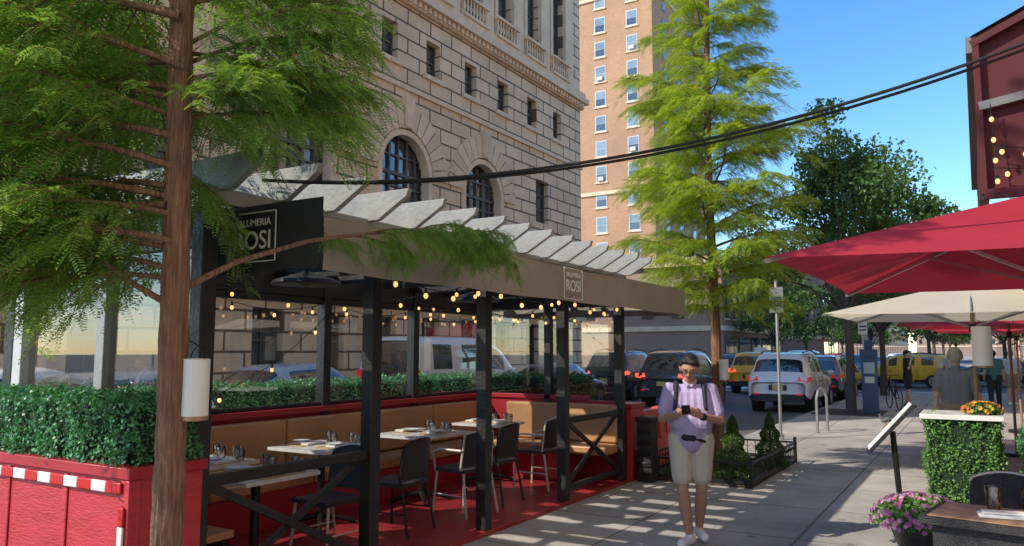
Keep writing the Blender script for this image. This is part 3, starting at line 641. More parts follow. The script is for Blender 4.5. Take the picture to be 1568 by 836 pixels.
def car(name,x,yr,kind,pm,rz=0,L=1,Hs=1,taxi=False,brake=False):
    St,W=(SUV,SUVW) if kind=='suv' else (SED,SEDW) if kind=='sedan' else (VAN,VANW)
    if kind=='suv': rw=(2,3); ws=(10,11)
    elif kind=='sedan': rw=(3,4); ws=(10,11)
    else: rw=(0,2); ws=(10,11)
    TL=BRAKE if brake else TAILR
    c=MB(); vs=[]
    for (y,zb,zt,zr,hw,hr) in St:
        ring=[(hw*.86,zb),(hw*.985,zb+.10),(hw,zb+(zt-zb)*.5),(hw*.985,zt-.10*(zt-zb)),(hw*.95,zt),(hr+.03,zt+(zr-zt)*.93),(hr*.86,zr),(0,zr+.02*min(1,(zr-zt)*4))]
        pts=[(a,y,b_) for a,b_ in ring]+[(-a,y,b_) for a,b_ in reversed(ring[:-1])]
        vs+=[(a,b_*L,c_*Hs) for a,b_,c_ in pts]
    n=15; ns=len(St); body=[];glass=[];low=[]
    wset=set()
    for a,b_ in W:
        for i in range(a,b_): wset.add(i)
    for i in range(ns-1):
        for j in range(n-1):
            f=(i*n+j,(i+1)*n+j,(i+1)*n+j+1,i*n+j+1)
            if j in(4,9) and i in wset: glass.append(f)
            elif j in(5,6,7,8) and (rw[0]<=i<rw[1] or ws[0]<=i<ws[1]): glass.append(f)
            elif j in(0,13): low.append(f)
            else: body.append(f)
        low.append((i*n,i*n+n-1,(i+1)*n+n-1,(i+1)*n))
    k0=MB(); k0.add(vs,[],pm)
    def addf(fs,m):
        kk=k0.mi(m)
        for f in fs: k0.f.append(list(f)); k0.m.append(kk)
    addf(body,pm);addf(glass,CGLASS);addf(low,CBLACK)
    addf([tuple(reversed(range(n)))],pm); addf([tuple((ns-1)*n+j for j in range(n))],pm)
    o=k0.build(name,(x,yr+abs(St[0][0])*L,-.135),rz,sub=2,ang=180)
    hw=.93 if kind!='van' else 1.0; y0=St[0][0]*L; yf=St[-1][0]*L
    for yy in (y0*.62,yf*.63):
        for sx in(-1,1):
            X=sx*(hw-.02)
            c.cyl((X-sx*.25,yy,.345),(X-sx*.005,yy,.345),.40,CBLACK,28); c.cyl((X-sx*.2,yy,.335),(X+sx*.012,yy,.335),.335,RUBBER,28)
            c.cyl((X,yy,.335),(X+sx*.016,yy,.335),.215,RIM,20)
            for k in range(5):
                a=k*1.2566+.63; c.cyl((X+sx*.0165,yy+.13*math.cos(a),.335+.13*math.sin(a)),(X+sx*.018,yy+.13*math.cos(a),.335+.13*math.sin(a)),.045,CBLACK,6)
    zt=St[2][2]*Hs
    for sx in(-1,1):
        if kind=='van': c.cb((sx*.88,y0,1.2*Hs),(.12,.08,.4),TL)
        else:
            c.extr([(sx*.56,y0-.015,zt-.13),(sx*.86,y0+.02,zt-.17),(sx*.89,y0+.07,zt-.02),(sx*.6,y0+.035,zt-.02)],(0,.1,0),TL); c.cb((sx*.895,y0+.16,zt-.08),(.05,.24,.11),TL)
        c.cb((sx*.62,yf-.02,.72*Hs),(.32,.14,.13),HEADL)
        ym=(St[ws[0]][0]+.1)*L; c.ell((sx*(hw+.1),ym,St[8][2]*Hs+.06),(.11,.07,.075),pm,8,6); c.cb((sx*hw,ym,St[8][2]*Hs+.02),(.12,.04,.03),CBLACK)
        if kind!='van':
            c.cb((sx*(hw-.01),St[7][0]*L,.66),(.006,.012,.6),CBLACK)
            c.cb((sx*hw,-.35,.86*Hs),(.03,.16,.025),CBLACK); c.cb((sx*hw,.55,.85*Hs),(.03,.16,.025),CBLACK)
        if kind=='suv': c.tube([(sx*.62,-1.6*L,1.66*Hs),(sx*.64,-.6*L,1.745*Hs),(sx*.62,.5*L,1.66*Hs)],.018,CBLACK,6)
    c.box((-.74,y0-.03,.34),(.74,y0+.1,.56),CBLACK); c.box((-.26,y0-.022,.70*Hs-.08),(.26,y0+.05,.70*Hs+.08),CBLACK); c.box((-.155,y0-.03,.70*Hs-.07),(.155,y0-.0225,.70*Hs+.07),PLATE)
    c.box((-.6,yf-.06,.34),(.6,yf+.03,.55),CBLACK)
    for sx in(-1,1): c.cb((sx*.62,y0-.035,.56),(.16,.04,.04),TAILR)
    if taxi: c.cb((0,-.1,1.78*Hs if kind=='suv' else 1.53*Hs),(.5,.2,.16),WHITEP)
    c.build('trim',parent=o)
    return o
Pw=paint('white',(.78,.79,.80));Pdk=paint('charcoal',(.04,.043,.05));Pnv=paint('navy',(.03,.037,.06));Py=paint('taxi_yellow',(.85,.45,.02));Psl=paint('silver_blue',(.42,.50,.60));Pgr=paint('grey',(.16,.19,.23),.2);Pbl=paint('blue',(.04,.09,.22)); Prd=paint('red',(.35,.03,.03))
car('parked_car',-5.2,24.0,'suv',Pw,Hs=1.07)
car('car',-8.95,24.3,'suv',Pdk,Hs=1.1,L=1.05,brake=True); car('car',-12.0,26.5,'suv',Pnv,Hs=1.1,brake=True)
car('taxi',-8.5,33.8,'suv',Py,Hs=1.08,taxi=True,brake=True); car('car',-7.9,41,'suv',Pw,Hs=1.12); car('parked_car',-5.2,30.2,'suv',Pgr); car('taxi',-5.6,36.0,'sedan',Py,taxi=True)
car('parked_car',-12,33,'sedan',Psl); car('car',-11.5,41,'suv',Pbl); car('car',-9.5,48,'suv',Pdk,brake=True); car('car',-6.4,49,'suv',Pgr); car('car',-6.5,62,'sedan',Pdk,brake=True); car('car',-9.3,64,'suv',Prd); car('parked_car',-5.2,64,'suv',Pw); car('parked_car',-5.2,70,'suv',Pdk)
car('taxi',-3.2,42.5,'suv',Py,rz=rad(80),taxi=True); car('car',.8,45.5,'sedan',Pdk,rz=rad(85)); car('car',-2.4,48.5,'suv',Pbl,rz=rad(-95)); car('taxi',-9.8,56,'sedan',Py,taxi=True,brake=True)
car('passenger_van',-12,14.2,'van',Pw); car('parked_car',-12,9.0,'sedan',Psl,Hs=1.1); car('car',-9.3,3.8,'sedan',Pgr,Hs=1.1); car('parked_car',-12,3.6,'sedan',Pw,Hs=1.1); car('parked_car',-12.0,20.4,'sedan',Pgr)

# ------------------------------------------------------------ street furniture
def barricade(x,y,rz):
    q=MB(); q.tube([(-1,0,.1),(-1,0,1.0),(-.9,0,1.1),(.9,0,1.1),(1,0,1.0),(1,0,.1)],.02,STEEL,8); q.tube([(-1,0,.22),(1,0,.22)],.015,STEEL,6)
    for i in range(13): q.cyl((-.85+i*.142,0,.22),(-.85+i*.142,0,1.1),.008,STEEL,5)
    for sx in(-.8,.8): q.tube([(sx,-.3,0),(sx,0,.14),(sx,.3,0)],.015,STEEL,6)
    q.build('crowd_barrier',(x,y,-.13),rz)
for i in range(4): barricade(-10.75,13.5+i*2.15,rad(90)+R.uniform(-.05,.05))
def jersey(x,y,rz):
    q=MB(); P=[(-.28,0,0),(.28,0,0),(.26,0,.14),(.12,0,.38),(.08,0,.92),(-.08,0,.92),(-.12,0,.38),(-.26,0,.14)]; q.extr(P,(0,1.35,0),BARR)
    for i in range(3): q.box((-.13,.2+i*.42,.45),(.13,.36+i*.42,.75),BARR)
    q.build('plastic_road_barrier',(x,y,-.13),rz,bevel=.03)
jersey(-4.5,10.7,0); jersey(-4.6,12.2,.1); jersey(-4.8,13.7,-.05)
q=MB(); q.box((-.10,-.12,0),(.10,.12,.78),CBLACK); q.box((-.12,-.14,.78),(.12,.14,.84),CBLACK)
for i in range(5): q.box((-.09,-.135,.06+i*.14),(.09,-.12,.12+i*.14),BLKM)
q.build('litter_bin',(-3.80,9.76,0),bevel=.015)
def sign_pole(x,y,h,parts):
    q=MB(); q.cyl((0,0,0),(0,0,h),.03,STEEL,8); q.cyl((0,0,0),(0,0,.1),.06,STEEL,8)
    for z,w_,hh,m in parts: q.box((-w_/2,-.045,z),(w_/2,-.035,z+hh),m); q.box((-w_/2+.03,-.049,z+hh*.5),(w_/2-.03,-.0455,z+hh*.62),BLUE); q.box((-w_/2+.03,-.049,z+hh*.25),(w_/2-.03,-.0455,z+hh*.35),BLUE)
    q.build('parking_sign',(x,y,0),rad(10))
sign_pole(-3.35,15.6,3.1,[(2.45,.26,.5,STEEL)]); sign_pole(-3.5,30,3,[(2.3,.3,.5,WHITEP)])
q=MB(); q.tube([(-.3,0,0),(-.3,0,.7),(-.2,0,.86),(.0,0,.92),(.2,0,.86),(.3,0,.7),(.3,0,0)],.03,STEEL,8); q.build('bike_rack',(-2.9,17.5,0),rad(80))
q=MB(); q.box((-.2,-.17,0),(.2,.17,1.55),BLUE); q.box((-.22,-.19,1.55),(.22,.19,1.75),BLUE); q.box((-.14,-.18,1.1),(.14,-.171,1.4),WGLASS2); q.box((-.12,-.18,.85),(.12,-.171,1.02),STEEL); q.box((-.1,-.02,1.75),(.1,.02,2.0),BLUE); q.build('parking_meter_kiosk',(-2.55,22.9,0),rad(5),bevel=.03)
YSIG=mat('signal_yellow',(.5,.3,.02),.5); RLAMP=mat('red_lamp_lit',(.8,.02,.01),.3,emit=(1,.05,.02),es=6)
q=MB(); q.cyl((0,0,0),(0,0,6.5),.09,STEEL,10,.06); q.tube([(0,0,5.4),(-1.5,0,6),(-4.5,0,6.1)],[.05,.045,.04],STEEL,8)
for xx,zz in((-4.2,5.1),(-2.8,5.1),(-.2,2.6)):
    q.box((xx-.17,-.15,zz),(xx+.17,.15,zz+.95),YSIG)
    for i,m in enumerate((RLAMP,CBLACK,CBLACK)): q.cyl((xx,-.2,zz+.8-i*.3),(xx,-.14,zz+.8-i*.3),.11,m,12)
q.box((-.9,-.03,3.8),(.9,.03,4.15),GREENS); q.build('traffic_signal',(-4.3,37.4,0))
q=MB(); q.cyl((0,0,0),(0,0,5),.07,STEEL,10); q.box((-.8,-.03,2.9),(1.3,.03,3.35),GREENS); so=q.build('street_name_sign',(1.0,34,0)); text('AMSTERDAM AVE',.22,(.25,-.04,3.12),(rad(90),0,0),SIGNT,so)
q=MB(); q.cyl((0,0,0),(0,0,1.1),.05,BLKM); q.cyl((0,0,0),(0,0,.05),.2,BLKM); q.build('bollard',(-.9,31,0))
q=MB()
for yy in(-.5,.5):
    q.tube([(0,yy+.33*math.cos(a*.3307),.34+.33*math.sin(a*.3307)) for a in range(20)],.015,RUBBER,6,cap=False)
    for k in range(8): a=k*.785; q.cyl((0,yy,.34),(0,yy+.32*math.cos(a),.34+.32*math.sin(a)),.003,STEEL,4)
for a,b2 in(((0,-.5,.34),(0,-.08,.34)),((0,-.08,.34),(0,-.2,.85)),((0,-.18,.78),(0,.36,.82)),((0,-.08,.34),(0,.36,.74)),((0,.5,.34),(0,.34,.95)),((0,-.5,.34),(0,-.18,.78))): q.cyl(a,b2,.018,BLKM,6)
q.tube([(-.25,.25,1.0),(0,.36,.98),(.25,.25,1.0)],.012,BLKM,6); q.ell((0,-.2,.88),(.07,.13,.03),BLKM); q.build('bicycle',(-2.2,25.4,0),rad(20))

# ------------------------------------------------------------ right side
def umbrella(x,y,hs,ze,za,m,rz=0,pole=WOODB):
    e=MB(); N=10; C=[(-hs,-hs),(hs,-hs),(hs,hs),(-hs,hs)]
    for k in range(4):
        a=Vector((*C[k],ze));b_=Vector((*C[(k+1)%4],ze)); ap=Vector((0,0,za)); vs=[];fs=[];idx={}
        for i in range(N+1):
            for j in range(N+1):
                t_=i/N; base=a.lerp(b_,j/N); p=ap.lerp(base,t_); mid=4*(j/N)*(1-j/N)
                p.z-= .06*math.sin(math.pi*t_)*mid+.02*mid*t_; pull=.10*mid*t_*t_; p.x*=1-pull*abs(p.x)/hs*.5; p.y*=1-pull*abs(p.y)/hs*.5
                idx[i,j]=len(vs); vs.append(p)
        for i in range(N):
            for j in range(N): fs.append((idx[i,j],idx[i+1,j],idx[i+1,j+1],idx[i,j+1]))
        e.add(vs,fs,m)
        e.beam(a-Vector((0,0,.02)),ap-Vector((0,0,.05)),.02,.025,STEEL); md=(a+b_)/2; e.beam(md*.93+Vector((0,0,ze*.07)),ap-Vector((0,0,.1)),.015,.02,STEEL)
        hub=Vector((0,0,ze-.15)); e.beam(hub,a.lerp(ap,.45)-Vector((0,0,.04)),.015,.02,STEEL)
    e.cyl((0,0,0),(0,0,za+.06),.022,pole,12); e.ell((0,0,za+.07),.035,pole); e.cyl((0,0,0),(0,0,.06),.25,BLKM,20); e.cyl((0,0,ze-.2),(0,0,ze-.1),.045,BLKM)
    return e.build('patio_umbrella',(x,y,0),rz,ang=25)
umbrella(.6,6.2,1.64,2.24,2.80,UMR); umbrella(-.05,11.5,1.55,2.15,2.60,UMC); umbrella(.45,15.2,1.55,2.12,2.55,UMR); umbrella(.7,19.5,1.5,2.12,2.55,UMR)
def lantern(x,y,zt,h=.29,r=.062,hook=.07):
    q=MB(); q.lathe((0,0,0),[(r,-h),(r+.001,-h+.02)],COPPER,20); q.lathe((0,0,0),[(0,-h+.021),(r,-h+.021),(r,-.0),(r*.9,.004),(0,.006)],WHITEP,24)
    q.tube([(-r*.9,0,0),(-r*.5,0,hook*.6),(0,0,hook),(r*.5,0,hook*.6),(r*.9,0,0)],.003,BLKM,5); q.cyl((0,0,hook),(-.06,0,hook+.02),.003,BLKM,5)
    q.build('hanging_lantern',(x,y,zt))
lantern(-3.24,2.42,1.66); lantern(-3.10,10.95,1.58,.30,.065); lantern(.04,11.2,2.0,.50,.11)
a=MB(); Y0,Y1=7.5,14; XA=.11
a.add([(XA,Y0,3.0),(XA,Y0,4.35),(2.88,Y0,5.6),(2.88,Y0,3.0)],[(0,1,2,3)],AWR)
a.add([(XA,Y0,3.02),(XA,Y1,3.02),(XA,Y1,4.3),(XA,Y0,4.3)],[(0,1,2,3)],AWR)
a.add([(XA-.03,Y0-.1,4.36),(XA-.03,Y1,4.36),(2.88,Y1,5.65),(2.88,Y0-.1,5.65)],[(0,1,2,3)],AWR)
a.beam((XA-.03,Y0-.06,4.3),(XA-.03,Y1,4.3),.08,.14,GREYD); a.beam((XA,Y0-.06,3.0),(XA,Y1,3.0),.07,.08,CBLACK)
a.beam((XA,Y0-.05,3.75),(2.88,Y0-.05,4.15),.06,.07,GREYD); a.beam((XA-.03,Y0-.05,4.3),(2.88,Y0-.05,5.55),.06,.06,AWR); a.beam((XA,Y0-.05,3.0),(2.88,Y0-.05,3.0),.06,.08,AWR); a.beam((XA,Y0-.05,3.0),(XA,Y0-.05,4.3),.05,.05,AWR)
a.build('restaurant_awning')
sl=MB(); lights((XA+.08,Y0-.12,3.75),(XA+.1,Y0-.12,3.05),0,4,.03,.02); lights((XA+.06,Y0-.15,3.4),(1.6,Y0-.15,3.6),.18,9,.03,.02); lights((XA+.08,Y0-.14,3.2),(1.6,Y0-.14,3.2),.06,8,.03,.02); sl.build('string_lights')
def catn(p0,p1,sag,n=40):
    p0=Vector(p0);p1=Vector(p1); return [p0.lerp(p1,i/n)-Vector((0,0,sag*4*(i/n)*(1-i/n))) for i in range(n+1)]
q=MB(); q.tube(catn((-3.9,3.35,2.80),(.9,5.1,3.60),.32),.010,RUBBER,8); q.tube(catn((-3.9,3.37,2.80),(.9,5.13,3.575),.325),.009,RUBBER,8)
q.build('overhead_cable')
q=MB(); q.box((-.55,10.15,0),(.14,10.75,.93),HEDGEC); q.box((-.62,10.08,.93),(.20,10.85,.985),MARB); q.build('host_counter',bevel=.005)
hedge('hedge_panel',(-.56,10.13,.02),(.15,10.77,.92),HEDGE2,3500,.03)
q=MB(); q.box((.35,9.2,0),(1.6,9.6,.35),BLK); q.build('planter_box'); hedge('boxwood_hedge',(.35,9.2,.35),(1.6,9.6,.95),HEDGE,3000,.035)
q=MB(); q.tube([(.05,0,0),(0,0,.88)],.028,BLKM,8); q.cyl((.05,0,0),(.05,0,.03),.2,BLKM,20)
q.beam((-.24,0,.66),(.20,.06,1.16),.34,.035,BLK,up=(-.76,-.10,.62)); q.beam((-.235,-.005,.70),(.175,.05,1.17),.30,.008,CLOTHW,up=(-.76,-.10,.62)); q.build('menu_stand',(-.80,8.9,0))
def flowers(name,x,y,z,r,h,n,m,cols):
    d=NR.normal(size=(n,3)); d/=np.linalg.norm(d,axis=1)[:,None]; d[:,2]=abs(d[:,2])-.25; P=np.array([x,y,z])+d*np.array([r,r,h])*(.6+.45*NR.random(n))[:,None]
    V,F=leafquads(P,.045,None,.6); pt=MB(); pt.lathe((x,y,0),[(0,0),(r*.5,0),(r*.72,z),(r*.65,z),(0,z-.03)],BLK,18); o=pt.build(name)
    obj('leaves',npmesh('leaves',V,F,[m]),parent=o)
    nf=n//9; d=NR.normal(size=(nf,3)); d/=np.linalg.norm(d,axis=1)[:,None]; d[:,2]=abs(d[:,2])-.2; P=np.array([x,y,z])+d*np.array([r,r,h])*1.07
    fl=MB()
    for p_,dd in zip(P,d):
        dd=Vector(dd).normalized(); uu=dd.orthogonal().normalized(); ww=dd.cross(uu); c_=Vector(p_); s_=R.uniform(.018,.028); m2=R.choice(cols)
        vs=[c_-dd*.01]+[c_+(uu*math.cos(k*.628)+ww*math.sin(k*.628))*s_*(1 if k%2 else .7)+dd*.006 for k in range(10)]
        fl.add(vs,[(0,k+1,(k+1)%10+1) for k in range(10)],m2)
    fl.build('blossoms',parent=o)
PINK=[mat('petal_pink',(.65,.16,.45),.6,transl=.3),mat('petal_mauve',(.52,.2,.55),.6,transl=.3),mat('petal_pale',(.78,.45,.62),.6,transl=.3)]
ORG=[mat('petal_orange',(.75,.25,.04),.6,transl=.3),mat('petal_yellow',(.75,.5,.05),.6,transl=.3)]
flowers('flower_pot',-.52,7.8,.24,.38,.25,1900,HEDGE2,PINK); flowers('flower_pot',-.0,10.4,1.03,.2,.12,600,LEAFM,ORG)
flowers('flower_pot',-3.6,4.75,.05,.12,.08,250,HEDGE2,[PINK[2],ORG[1]])
t=MB(); t.box((-.30,-.24,.02),(.6,.24,.70),WICK); t.box((-.36,-.30,.70),(.62,.30,.742),WICK); t.box((-.32,-.26,.7425),(.58,.26,.749),WOODB); t.build('wicker_table',(.05,5.42,0),rad(-10),bevel=.008)
t=MB()
for gx,gy in((-.02,.10),(.16,.07)): t.lathe((gx,gy,.75),[(0,0),(.028,0),(.04,.03),(.042,.14),(.039,.14),(.036,.03),(0,.01)],DRINKG,16)
t.build('water_glasses',(.05,5.45,0))
t=MB(); t.box((-.14,-.1,.75),(.2,.03,.768),CLOTHW); t.box((-.12,-.07,.769),(.17,.02,.781),CLOTHW); t.build('folded_napkin',(.08,5.38,0),rad(8),bevel=.006)
chair(.10,6.15,rad(175),False,CREAM,'wicker_chair',0.0)

# ------------------------------------------------------------ people
SKIN=mat('skin',(.47,.26,.17),.5,var=.12,vs=12); SKINL=mat('skin_light',(.58,.36,.27),.5,var=.12,vs=12)
HAIRB=mat('black_hair',(.015,.012,.01),.45,bump=.6,bs=90); HAIRG=mat('grey_hair',(.35,.33,.3),.6,bump=.6,bs=90)
POLO=mat('lavender_polo',(.44,.36,.58),.85,var=.16,vs=9,bump=.8,bs=10); SHORT=mat('cream_shorts',(.58,.52,.42),.85,var=.14,vs=9,bump=.7,bs=10)
SHOEW=mat('white_leather',(.82,.82,.82),.5,var=.1); GTEE=mat('grey_tshirt',(.17,.19,.21),.85,var=.2,vs=8,bump=.5,bs=12); BTEE=mat('black_cloth',(.02,.02,.022),.85,bump=.4,bs=12); GRN=mat('teal_cloth',(.03,.14,.12),.85); KHK=mat('khaki_cloth',(.28,.22,.14),.85); TEE=mat('pale_cloth',(.5,.5,.52),.85,bump=.4,bs=12)
NAVY=mat('navy_strap',(.02,.025,.05),.7); LIPS=mat('lips',(.32,.13,.10),.5); SCLERA=mat('eye_white',(.42,.38,.35),.4)
def person(name,loc,rz,J,mats,voxel=.011,extra=None,belly=.0,sc=1.0):
    prims=[]
    def cap(a,b_,r0,r1,m): prims.append((Vector(a),Vector(b_),r0,r1,m))
    sk,sh,pt,hr,fo=mats['skin'],mats['top'],mats['bottom'],mats['hair'],mats['shoe']
    hd=Vector(J['head']); nk=Vector(J['neck']); ch=Vector(J['chest']); wa=Vector(J['waist']); pe=Vector(J['pelvis'])
    fwd=Vector(J.get('look',(0,-1,-.15))).normalized(); sd=Vector((1,0,0)); sd=(sd-fwd*sd.dot(fwd)).normalized(); up=sd.cross(fwd)
    if up.z<0: up=-up
    for x in(-.09,-.03,.03,.09): cap(ch+Vector((x,0,.05)),wa+Vector((x*.95,-belly,0)),.098,.10+belly*.3,sh)
    cap(ch+Vector((-.15,.01,.10)),ch+Vector((.15,.01,.10)),.065,.065,sh); cap(wa+Vector((0,-belly*1.2,0)),pe+Vector((0,-belly,0.0)),.12,.13,sh)
    for x in(-.07,.07): cap(wa+Vector((x,-belly*.5,-.02)),pe+Vector((x*1.2,0,-.0)),.105,.108,sh)
    cap(ch+Vector((0,.015,.13)),nk+Vector((0,.01,-.0)),.07,.058,sh)
    cap(nk+Vector((0,.01,-.02)),hd+Vector((0,.01,-.03)),.052,.052,sk)
    cap(hd+up*.025-fwd*.02,hd+up*.02+fwd*.014,.080,.077,sk); cap(hd-up*.03+fwd*.02,hd-up*.070+fwd*.045,.062,.038,sk)
    cap(hd+fwd*.085+up*.005,hd+fwd*.102-up*.020,.010,.015,sk)
    for s_ in(-1,1): cap(hd+sd*s_*.080+up*.01,hd+sd*s_*.080-up*.02,.016,.012,sk); cap(hd+fwd*.080+up*.026+sd*.034*s_,hd+fwd*.080+up*.026+sd*.014*s_,.010,.010,sk)
    cap(hd+fwd*.086-up*.048-sd*.014,hd+fwd*.086-up*.048+sd*.014,.008,.008,mats.get('lip',sk))
    cap(hd+up*.055-fwd*.035,hd+up*.078+fwd*.012,.082,.058,hr); cap(hd-fwd*.05+up*.02,hd-fwd*.045-up*.03,.074,.055,hr)
    for s_ in(-1,1): cap(hd+sd*s_*.055+up*.066+fwd*.02,hd+sd*s_*.066+up*.02-fwd*.025,.034,.029,hr)
    cap(hd+up*.092+fwd*.045-sd*.04,hd+up*.080+fwd*.052+sd*.04,.026,.028,hr)
    for s_,K in((-1,'L'),(1,'R')):
        S=Vector(J['sh'+K]);E=Vector(J['el'+K]);W_=Vector(J['wr'+K]);Hh=Vector(J['hip'+K]);Kn=Vector(J['kn'+K]);An=Vector(J['an'+K]);To=Vector(J['toe'+K])
        cap(S,E,.052,.040,sk); cap(E,W_,.040,.027,sk)
        cap(S,S.lerp(E,.72),.066,.060,sh)
        cap(Hh,Kn,.085,.055,sk); cap(Kn,Kn.lerp(An,.35),.052,.056,sk); cap(Kn.lerp(An,.35),An,.056,.036,sk)
        sf=mats.get('leg',.72); cap(Hh+Vector((s_*.005,0,.04)),Hh.lerp(Kn,sf),.115,.092,pt)
        if mats.get('long'): cap(Kn,An,.075,.06,pt); cap(Hh,Kn,.11,.08,pt)
        cap(An,An+Vector((0,.01,-.03)),.038,.036,mats.get('sock',fo)); hl=An+(An-To).normalized()*.04; hl.z=.045+An.z-.09; cap(Vector((hl.x,hl.y,max(.045,hl.z))),Vector((To.x,To.y,.04+max(0,To.z))),.046,.041,fo)
        T=Vector(J.get('hand'+K,W_+(W_-E).normalized()*.09)); d=(T-W_).normalized(); inw=Vector(J.get('palm'+K,(-s_,0,0))).normalized(); acr=d.cross(inw).normalized(); th=J.get('thumb',1)*s_*-1
        for k in(-1.,0,1.): cap(W_+d*.01+acr*k*.012,W_+d*.075+acr*k*.024,.018,.0145,sk)
        for k,l in((-1.5,.062),(-.5,.076),(.5,.08),(1.5,.07)):
            b0=W_+d*.082+acr*k*.018; b1=b0+(d*.8+inw*.45).normalized()*l*.5; b2_=b1+(d*.25+inw*.95).normalized()*l*.5
            cap(b0,b1,.0095,.009,sk); cap(b1,b2_,.009,.008,sk)
        tb=W_+d*.03+acr*.024*th; t1_=tb+(acr*.7*th+d*.6+inw*.4).normalized()*.035; cap(tb,t1_,.013,.011,sk); cap(t1_,t1_+(d*.8+inw*.5).normalized()*.03,.011,.009,sk)
    cap(pe+Vector((-.07,0,-.0)),pe+Vector((.07,0,-.0)),.118,.118,pt)
    if extra: extra(cap)
    b=MB()
    for a,e,r0,r1,m in prims:
        n=12; d=(e-a); ln=d.length
        if ln<1e-5: b.ell(a,r0,m,12,8); continue
        b.tube([a,e],[r0,r1],m,n); b.ell(a,r0,m,12,8); b.ell(e,r1,m,12,8)
    o=b.build(name,smooth=False); md=o.modifiers.new('r','REMESH'); md.mode='VOXEL'; md.voxel_size=voxel
    sm=o.modifiers.new('s','SMOOTH'); sm.iterations=2; sm.factor=.5
    dg=bpy.context.evaluated_depsgraph_get(); me=bpy.data.meshes.new_from_object(o.evaluated_get(dg)); o.modifiers.clear()
    n=len(me.polygons); C=np.empty(n*3,dtype=np.float32); me.polygons.foreach_get('center',C); C=C.reshape(-1,3)
    best=np.full(n,1e9); bi=np.zeros(n,dtype=np.int32); ml=[]
    for a,e,r0,r1,m in prims:
        if m not in ml: ml.append(m)
        A=np.array(a);D=np.array(e-a); t_=np.clip(((C-A)@D)/max(1e-9,D@D),0,1); dist=np.linalg.norm(C-(A+t_[:,None]*D),axis=1)-(r0+(r1-r0)*t_)
        k=dist<best; best[k]=dist[k]; bi[k]=ml.index(m)
    me.materials.clear()
    for m in ml: me.materials.append(m)
    me.polygons.foreach_set('material_index',bi); me.polygons.foreach_set('use_smooth',[True]*n); me.update(); o.data=me
    o.location=loc; o.rotation_euler=(0,0,rz); o.scale=(sc,)*3
    a=MB()
    for s_ in(-1,1):
        c_=hd+fwd*.084+up*.008+sd*.032*s_; a.ell(c_,(.010,.008,.005),SCLERA,8,6); a.ell(c_+fwd*.006,(.006,.005,.005),HAIRB,6,5)
        a.tube([hd+fwd*.090+up*.030+sd*.045*s_,hd+fwd*.094+up*.034+sd*.030*s_,hd+fwd*.094+up*.030+sd*.016*s_],.004,HAIRB,5)
        if mats.get('glasses'):
            P=[c_+fwd*.018+sd*.024*math.cos(k*.5236)+up*.016*math.sin(k*.5236) for k in range(13)]; a.tube(P,.0026,HAIRB,5,cap=False); a.tube([c_+fwd*.018+sd*.024*s_,c_+sd*.052*s_-fwd*.03+up*.004],.002,HAIRB,4)
    if mats.get('glasses'): a.tube([hd+fwd*.103+up*.010-sd*.009,hd+fwd*.103+up*.010+sd*.009],.002,HAIRB,4)
    if J.get('props'): J['props'](a)
    a.build('details',parent=o)
    return o
def stand(**k):
    J=dict(head=(0,-.01,1.60),neck=(0,.01,1.47),chest=(0,0,1.28),waist=(0,0,1.08),pelvis=(0,0,.95),shL=(-.18,0,1.40),shR=(.18,0,1.40),elL=(-.24,.03,1.12),elR=(.24,.03,1.12),wrL=(-.25,-.06,.88),wrR=(.25,-.06,.88),
        hipL=(-.09,0,.91),hipR=(.09,0,.91),knL=(-.10,-.04,.50),knR=(.10,.02,.50),anL=(-.10,-.06,.09),anR=(.10,.10,.10),toeL=(-.12,-.21,0),toeR=(.12,-.04,0)); J.update(k); return J
def manprops(a):
    a.beam((-.035,-.33,1.175),(-.04,-.375,1.255),.074,.010,BLKM,up=(0,-1,-.5))
    a.cyl((.118,-.215,1.142),(.094,-.24,1.153),.034,BLKM,14)
def manextra(cap):
    for s_ in(-1,1):
        cap((s_*.125,.06,1.43),(s_*.125,-.075,1.40),.026,.024,NAVY); cap((s_*.125,-.085,1.39),(s_*.135,-.115,1.22),.020,.018,NAVY); cap((s_*.135,-.11,1.22),(s_*.17,.0,1.08),.018,.018,NAVY)
    cap((-.1,.16,1.33),(.1,.16,1.33),.09,.09,NAVY); cap((-.1,.17,1.1),(.1,.17,1.1),.10,.10,NAVY); cap((0,.17,1.1),(0,.16,1.33),.11,.1,NAVY)
    cap((-.06,-.155,.955),(.02,-.16,.95),.026,.026,BTEE); cap((-.0,-.16,.95),(.12,-.12,.92),.014,.012,BTEE)
    for s_ in(-1,1): cap((s_*.05,-.02,1.455),(s_*.02,-.065,1.41),.018,.016,POLO)
J=dict(head=(0,-.055,1.565),neck=(0,-.01,1.43),chest=(0,.0,1.26),waist=(0,0,1.08),pelvis=(0,0,.93),look=(-.12,-1,-.42),
  shL=(-.185,0,1.375),shR=(.185,0,1.375),elL=(-.255,-.03,1.11),elR=(.265,-.03,1.10),wrL=(-.115,-.25,1.16),wrR=(.09,-.245,1.155),handL=(-.06,-.33,1.19),handR=(.01,-.32,1.20),palmL=(.6,-.3,.6),palmR=(-.7,-.2,.5),
  hipL=(-.09,0,.88),hipR=(.09,0,.88),knL=(-.085,-.09,.48),knR=(.085,.0,.48),anL=(-.03,-.07,.09),anR=(.055,.13,.12),toeL=(-.10,-.21,0),toeR=(.10,-.01,.02),props=manprops)
person('pedestrian',(-2.26,6.87,0),math.atan2(2.26,6.87),J,dict(skin=SKIN,top=POLO,bottom=SHORT,hair=HAIRB,shoe=SHOEW,glasses=True,leg=.70,lip=LIPS),voxel=.0065,extra=manextra,belly=.035,sc=.985)
